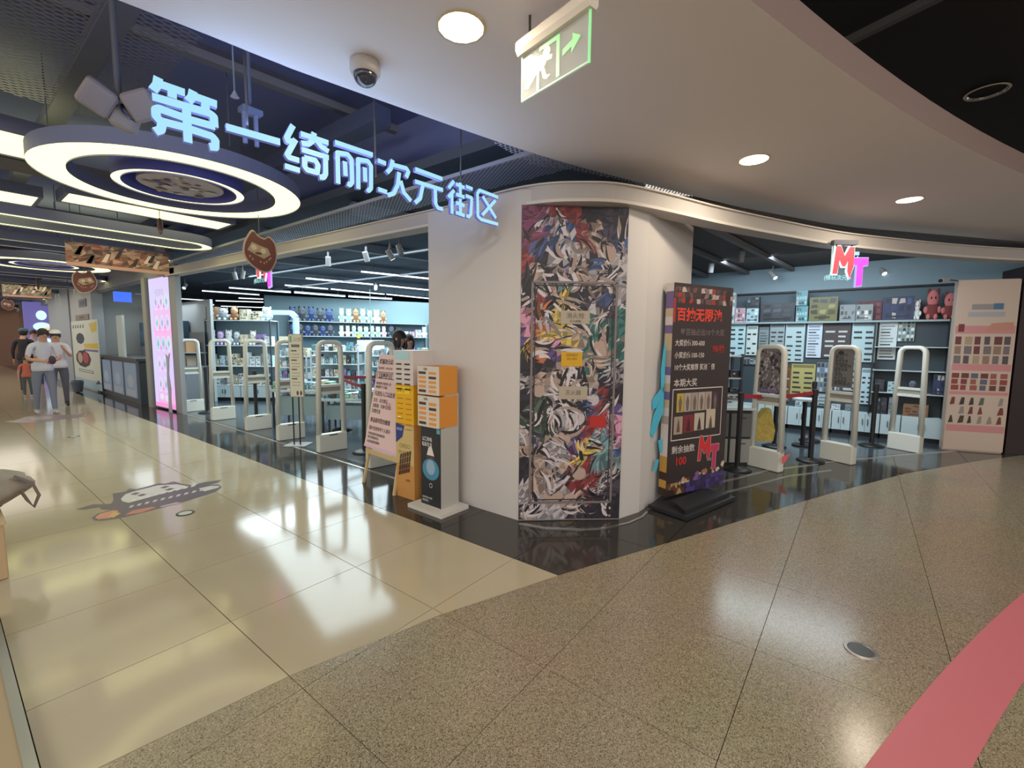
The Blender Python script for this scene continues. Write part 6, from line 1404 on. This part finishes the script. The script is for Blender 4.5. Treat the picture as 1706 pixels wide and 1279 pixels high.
# ---- lower left: low plinth with steel edge, box with a grey cloth bag
t = thing('low_plinth', 'low beige plinth with a steel edge strip in the bottom left corner', 'plinth', (-.5, 2.4, 0))
MB().box(-2.4, -1.6, 0, .61, 1.28, .03, P(170, 150, 120, .4)).build('slab', t); MB().box(.61, -1.6, 0, .645, 1.28, .034, mat(hx(150, 152, 156), .25, metal=.8)).build('steel_edge', t)
t = thing('beige_crate', 'plain beige box standing at the left edge under the grey cloth bundle', 'box', (-.25, 4.7, 0))
o = rbox(.96, .9, .36, .01, P(190, 164, 128, .6), (0, 0, .181)).build('crate_body', t); MB().box(-.5, -.47, .36, .49, .47, .375, P(196, 172, 138, .6)).build('lid', t)
t = thing('cloth_bundle', 'rumpled grey-brown cloth bag with a small loop lying on the beige box', 'bag', (-.12, 4.75, .375))
def blob(c, rr_, m, seed, amp=.12, nu=40, nv=26):
    b = MB(); rd = random.Random(seed); vs = []; fs = []; ph = [rd.uniform(0, 6.3) for _ in range(8)]
    for j in range(nv+1):
        a = math.pi*j/nv
        for i in range(nu):
            t_ = 2*math.pi*i/nu; f = 1+amp*(math.sin(3*t_+ph[0])*.35+math.sin(5*t_+2*a+ph[1])*.3+math.sin(9*t_-4*a+ph[2])*.22+math.sin(7*a+ph[3]+2*t_)*.3+math.sin(14*t_+9*a+ph[4])*.12)
            z = rr_[2]*f*math.cos(a); vs.append((c[0]+rr_[0]*f*math.sin(a)*math.cos(t_), c[1]+rr_[1]*f*math.sin(a)*math.sin(t_), max(-.001, c[2]+z)))
    for j in range(nv):
        for i in range(nu): fs.append((j*nu+i, (j+1)*nu+i, (j+1)*nu+(i+1) % nu, j*nu+(i+1) % nu))
    b.add(vs, fs, m); return b
Mcl = mat(hx(158, 146, 134), .85, noise=.12, scale=9, bump=.4)
blob((-.05, 0, .12), (.55, .42, .17), Mcl, 3).build('lower_bag', t, smooth=True); o = blob((-.12, .0, .25), (.48, .36, .15), mat(hx(172, 164, 164), .85, noise=.1, scale=9, bump=.4), 5).build('upper_bag', t, smooth=True)
MB().tube([(.44, -.1, .2), (.52, -.12, .14), (.55, -.12, .04), (.52, -.12, -.04), (.49, -.12, .02), (.46, -.1, .1)], .02, .03, P(130, 120, 112, .8), (0, 1, 0), 6).build('loop', t)

# ================================================================== PEOPLE
def person(label, loc, rz, top, pants, skin=(206, 160, 136), hair=(38, 32, 32), hgt=1.66, bend=0., arms='down', stride=0., shoes=(60, 58, 60), sleeve='short', longhair=False, cap=None, only_top=False):
    s = hgt/1.66; t = thing('person', label, 'person', loc, rz)
    J = []; E_ = []; Rr = []
    def add(p, r_, par=None):
        J.append(Vector(p)); Rr.append(r_)
        if par is not None: E_.append((par, len(J)-1))
        return len(J)-1
    lean = lambda p: Vector((p[0], p[1]-max(0, p[2]-.95)*math.tan(bend), p[2]))
    pel = add((0, 0, .93), (.15, .11)); sp = add(lean((0, .0, 1.08)), (.135, .10), pel); ch = add(lean((0, 0, 1.26)), (.155, .115), sp); nb = add(lean((0, .0, 1.40)), (.07, .065), ch)
    hb = lean((0, -.01, 1.47)); hd = add(hb, (.052, .055), nb); fb_ = -.03-bend*.10
    h1 = add((0, hb.y+fb_, hb.z+.075), (.078, .09), hd); h2 = add((0, hb.y+fb_*1.1+.005, hb.z+.15), (.074, .085), h1)
    zones = {}
    for sd in (-1, 1):
        sh = add(lean((sd*.165, 0, 1.36)), (.06, .06), nb)
        if arms == 'front': el = Vector((sd*.23, -.02-1.10*math.tan(bend)*.15, 1.10)); wr = Vector((sd*.06, -.27, 1.06)); 
        elif arms == 'up': el = Vector((sd*.22, -.1, 1.12)); wr = Vector((sd*.12, -.25, 1.28))
        else: el = Vector((sd*.23, .01, 1.09)); wr = Vector((sd*.24, -.05, .86))
        if arms != 'down': el = lean(el); wr = lean(wr)
        e_ = add(el, (.042, .042), sh); w_ = add(wr, (.026, .024), e_); d = (wr-el).normalized(); hc = add(wr+d*.05, (.034, .018), w_)
        side = Vector((0, -1, 0)) if arms == 'down' else Vector((0, 0, 1))
        for k in range(4):
            off = side*(.024-.016*k); L = [.032, .036, .034, .027][k]; a_ = add(wr+d*.085+off, (.009, .009), hc); b_ = add(wr+d*(.085+L)+off-Vector((0, 0, .006)), (.0085, .0085), a_); add(wr+d*(.085+L*1.7)+off-Vector((0, 0, .018)), (.007, .007), b_)
        a_ = add(wr+d*.045+side*.035, (.011, .011), hc); add(wr+d*.08+side*.052, (.009, .009), a_)
        st = stride*sd
        hp = add((sd*.09, 0, .86), (.095, .10), pel); kn = add((sd*.10, -.02-st*.5, .49), (.062, .062), hp); an = add((sd*.10, -st, .09), (.04, .042), kn); hl = add((sd*.10, .02-st, .045), (.042, .045), an); add((sd*.115, -.14-st, .035), (.042, .03), hl)
    me = bpy.data.meshes.new('body'); me.from_pydata([tuple(j*s) for j in J], E_, []); o = bpy.data.objects.new('body', me); COL.objects.link(o)
    sk = o.modifiers.new('skin', 'SKIN'); sk.use_smooth_shade = True; sk.branch_smoothing = .3; ss = o.modifiers.new('sub', 'SUBSURF'); ss.levels = 1; ss.render_levels = 1
    for k, v in enumerate(me.skin_vertices[0].data): v.radius = (Rr[k][0]*s, Rr[k][1]*s); v.use_root = (k == 0)
    dg = bpy.context.evaluated_depsgraph_get(); dg.update(); m2 = bpy.data.meshes.new_from_object(o.evaluated_get(dg)); o.modifiers.clear(); o.data = m2; o.parent = t
    ms = [P(*skin, rough=.55), P(*top, rough=.85), P(*pants, rough=.85), P(*shoes, rough=.6)]
    for m_ in ms: m2.materials.append(m_)
    segs = [(J[a], J[b]) for a, b in E_]
    def zone(p):
        p = p/s; best = None
        for (a, b_), (ia, ib) in zip(segs, E_):
            ab = b_-a; u = max(0, min(1, (p-a).dot(ab)/max(1e-9, ab.length_squared))); dd_ = (p-(a+ab*u)).length
            if best is None or dd_ < best[0]: best = (dd_, ia, ib, u)
        _, ia, ib, u = best
        if p.z < .10: return 3
        if ib in (sp, ch): return 1 if p.z > .93 else 2
        if ib == nb: return 1 if u < .8 else 0
        if ib in (hd, h1, h2): return 0
        za, zb_ = J[ia], J[ib]
        if abs(za.x) < .3 and p.z < .93 and Rr[ib][0] in (.095, .062, .04, .042, .045) and p.z < .93 and not (Rr[ib][0] == .042 and ib_is_elbow(ib)): return 2
        if Rr[ib][0] == .06: return 1
        if Rr[ib][0] == .042: return 1 if (u < .75 or sleeve == 'long') else 0
        if Rr[ib][0] == .026: return 1 if sleeve == 'long' and u < .9 else 0
        if ib == hp: return 2
        return 0
    def ib_is_elbow(ib): return J[ib].z > .95
    for pgn in m2.polygons: pgn.material_index = zone(pgn.center)
    # head details
    hc_ = Vector((0, hb.y+fb_*1.05, hb.z+.115))*s; hcz = hc_
    b = MB(); mh = P(*hair, rough=.6); R0 = Vector((.088, .102, .112))*s
    vs = []; fs = []; nu, nv = 18, 10
    tilt = min(.9, bend*1.3+.25)
    for j in range(nv+1):
        a = (math.pi*.62)*j/nv
        for i in range(nu):
            q_ = 2*math.pi*i/nu; v = Vector((R0.x*math.sin(a)*math.cos(q_), R0.y*math.sin(a)*math.sin(q_), R0.z*math.cos(a))); v = Matrix.Rotation(-.45+0*tilt, 3, 'X') @ v; v = Matrix.Rotation(bend*.6, 3, 'X') @ v
            vs.append(hc_+v*1.03+Vector((0, .008, .006)))
    for j in range(nv):
        for i in range(nu): fs.append((j*nu+i, (j+1)*nu+i, (j+1)*nu+(i+1) % nu, j*nu+(i+1) % nu))
    b.add(vs, fs, mh)
    if longhair: b.ell(tuple(hc_+Vector((0, .05, -.11))*s), (.085*s, .05*s, .15*s), mh, 12, 8); b.ell(tuple(hc_+Vector((.065, -.01, -.06))*s), (.025*s, .04*s, .09*s), mh, 8, 6); b.ell(tuple(hc_+Vector((-.065, -.01, -.06))*s), (.025*s, .04*s, .09*s), mh, 8, 6)
    b.build('hair', t, smooth=True)
    b = MB(); fy = hc_.y-.088*s
    b.ell((0, fy-.008*s, hc_.z-.02*s), (.012*s, .016*s, .02*s), ms[0], 8, 6); b.build('nose', t, smooth=True)
    for sx2 in (-1, 1):
        b = MB(); b.ell((sx2*.03*s, fy+.006*s, hc_.z+.008*s), (.012*s, .006*s, .007*s), P(40, 30, 28), 8, 5); b.build('eye', t); b = MB(); b.ell((sx2*.08*s, hc_.y+.01, hc_.z-.01*s), (.012*s, .02*s, .03*s), ms[0], 8, 6); b.build('ear', t, smooth=True)
    b = MB(); b.ell((0, fy+.006*s, hc_.z-.052*s), (.022*s, .006*s, .006*s), P(170, 96, 90), 8, 5); b.build('mouth', t)
    if cap: b = MB(); b.lathe([(.001, .06*s), (.06*s, .05*s), (.098*s, .0), (.102*s, -.03*s)], P(*cap, rough=.8), 18, tuple(hc_+Vector((0, 0, .075*s)))); b.ell(tuple(hc_+Vector((0, -.12, .045))*1), (.07*s, .07*s, .012*s), P(*cap, rough=.8), 12, 6); b.build('cap', t, smooth=True)
    # shirt hem
    b = MB(); n_h = 20; b.lathe([(.150*s, 1.02*s), (.165*s, .93*s), (.162*s, .86*s), (.150*s, .86*s)], ms[1], n_h); o2 = b.build('shirt_hem', t, smooth=True); o2.scale = (1, .76, 1)
    return t
face = lambda p: math.atan2(-p[0], p[1]) + 0  # turn local -Y towards the camera
t1 = person('person in white t-shirt and grey trousers walking, head bowed, holding something small', (1.42, 13.05, 0), face((1.42, 13.05))+R_(14), (214, 218, 230), (128, 136, 152), hgt=1.68, bend=.24, arms='front', stride=.12, shoes=(190, 190, 192))
q = MB(); q.ell((0, 0, 0), (.055, .04, .085), P(70, 50, 66), 10, 8); o = q.build('held_cup'); tag(o, 'small dark cup in the hands of the walking person in white', 'cup'); o.location = Vector((1.42, 13.05, 0))+Matrix.Rotation(face((1.42, 13.05))+R_(14), 3, 'Z') @ Vector((.03, -.47, 1.10))
person('person in a white top and white cap behind the walking person in white', (1.80, 14.3, 0), face((1.8, 14.3)), (226, 220, 232), (96, 96, 110), hgt=1.66, bend=.1, arms='up', cap=(236, 232, 234))
person('person in black seen behind, with a teal cap, near the dark seating', (vy(40, 600, 19.).x, 19.0, 0), face((1.25, 19.0))+R_(160), (52, 48, 56), (70, 70, 80), hgt=1.74, arms='down', cap=(60, 110, 116), sleeve='long')
person('person in a lilac top farther away beside the blue column', (vy(57, 600, 21.5).x, 21.5, 0), face((1.75, 21.5)), (176, 170, 200), (90, 90, 110), hgt=1.74, arms='down')
person('small child in orange and pink beside the person in black', (vy(41, 610, 17.).x, 17.0, 0), face((.9, 17.0)), (220, 120, 100), (90, 100, 100), hgt=1.0, arms='down', shoes=(190, 180, 180))
w1 = vx(653, 570, 4.1); w2 = vx(677, 575, 4.95)
person('dark haired woman in a blue top looking down at goods inside the left shop', (w1.x, w1.y, 0), face(w1)+R_(60), (70, 130, 160), (60, 66, 80), hgt=1.66, bend=.12, arms='front', longhair=True)
person('second dark haired woman inside the left shop, standing nearer the column', (w2.x, w2.y, 0), face(w2)+R_(20), (96, 150, 170), (60, 66, 80), hgt=1.62, bend=.1, arms='front', longhair=True)
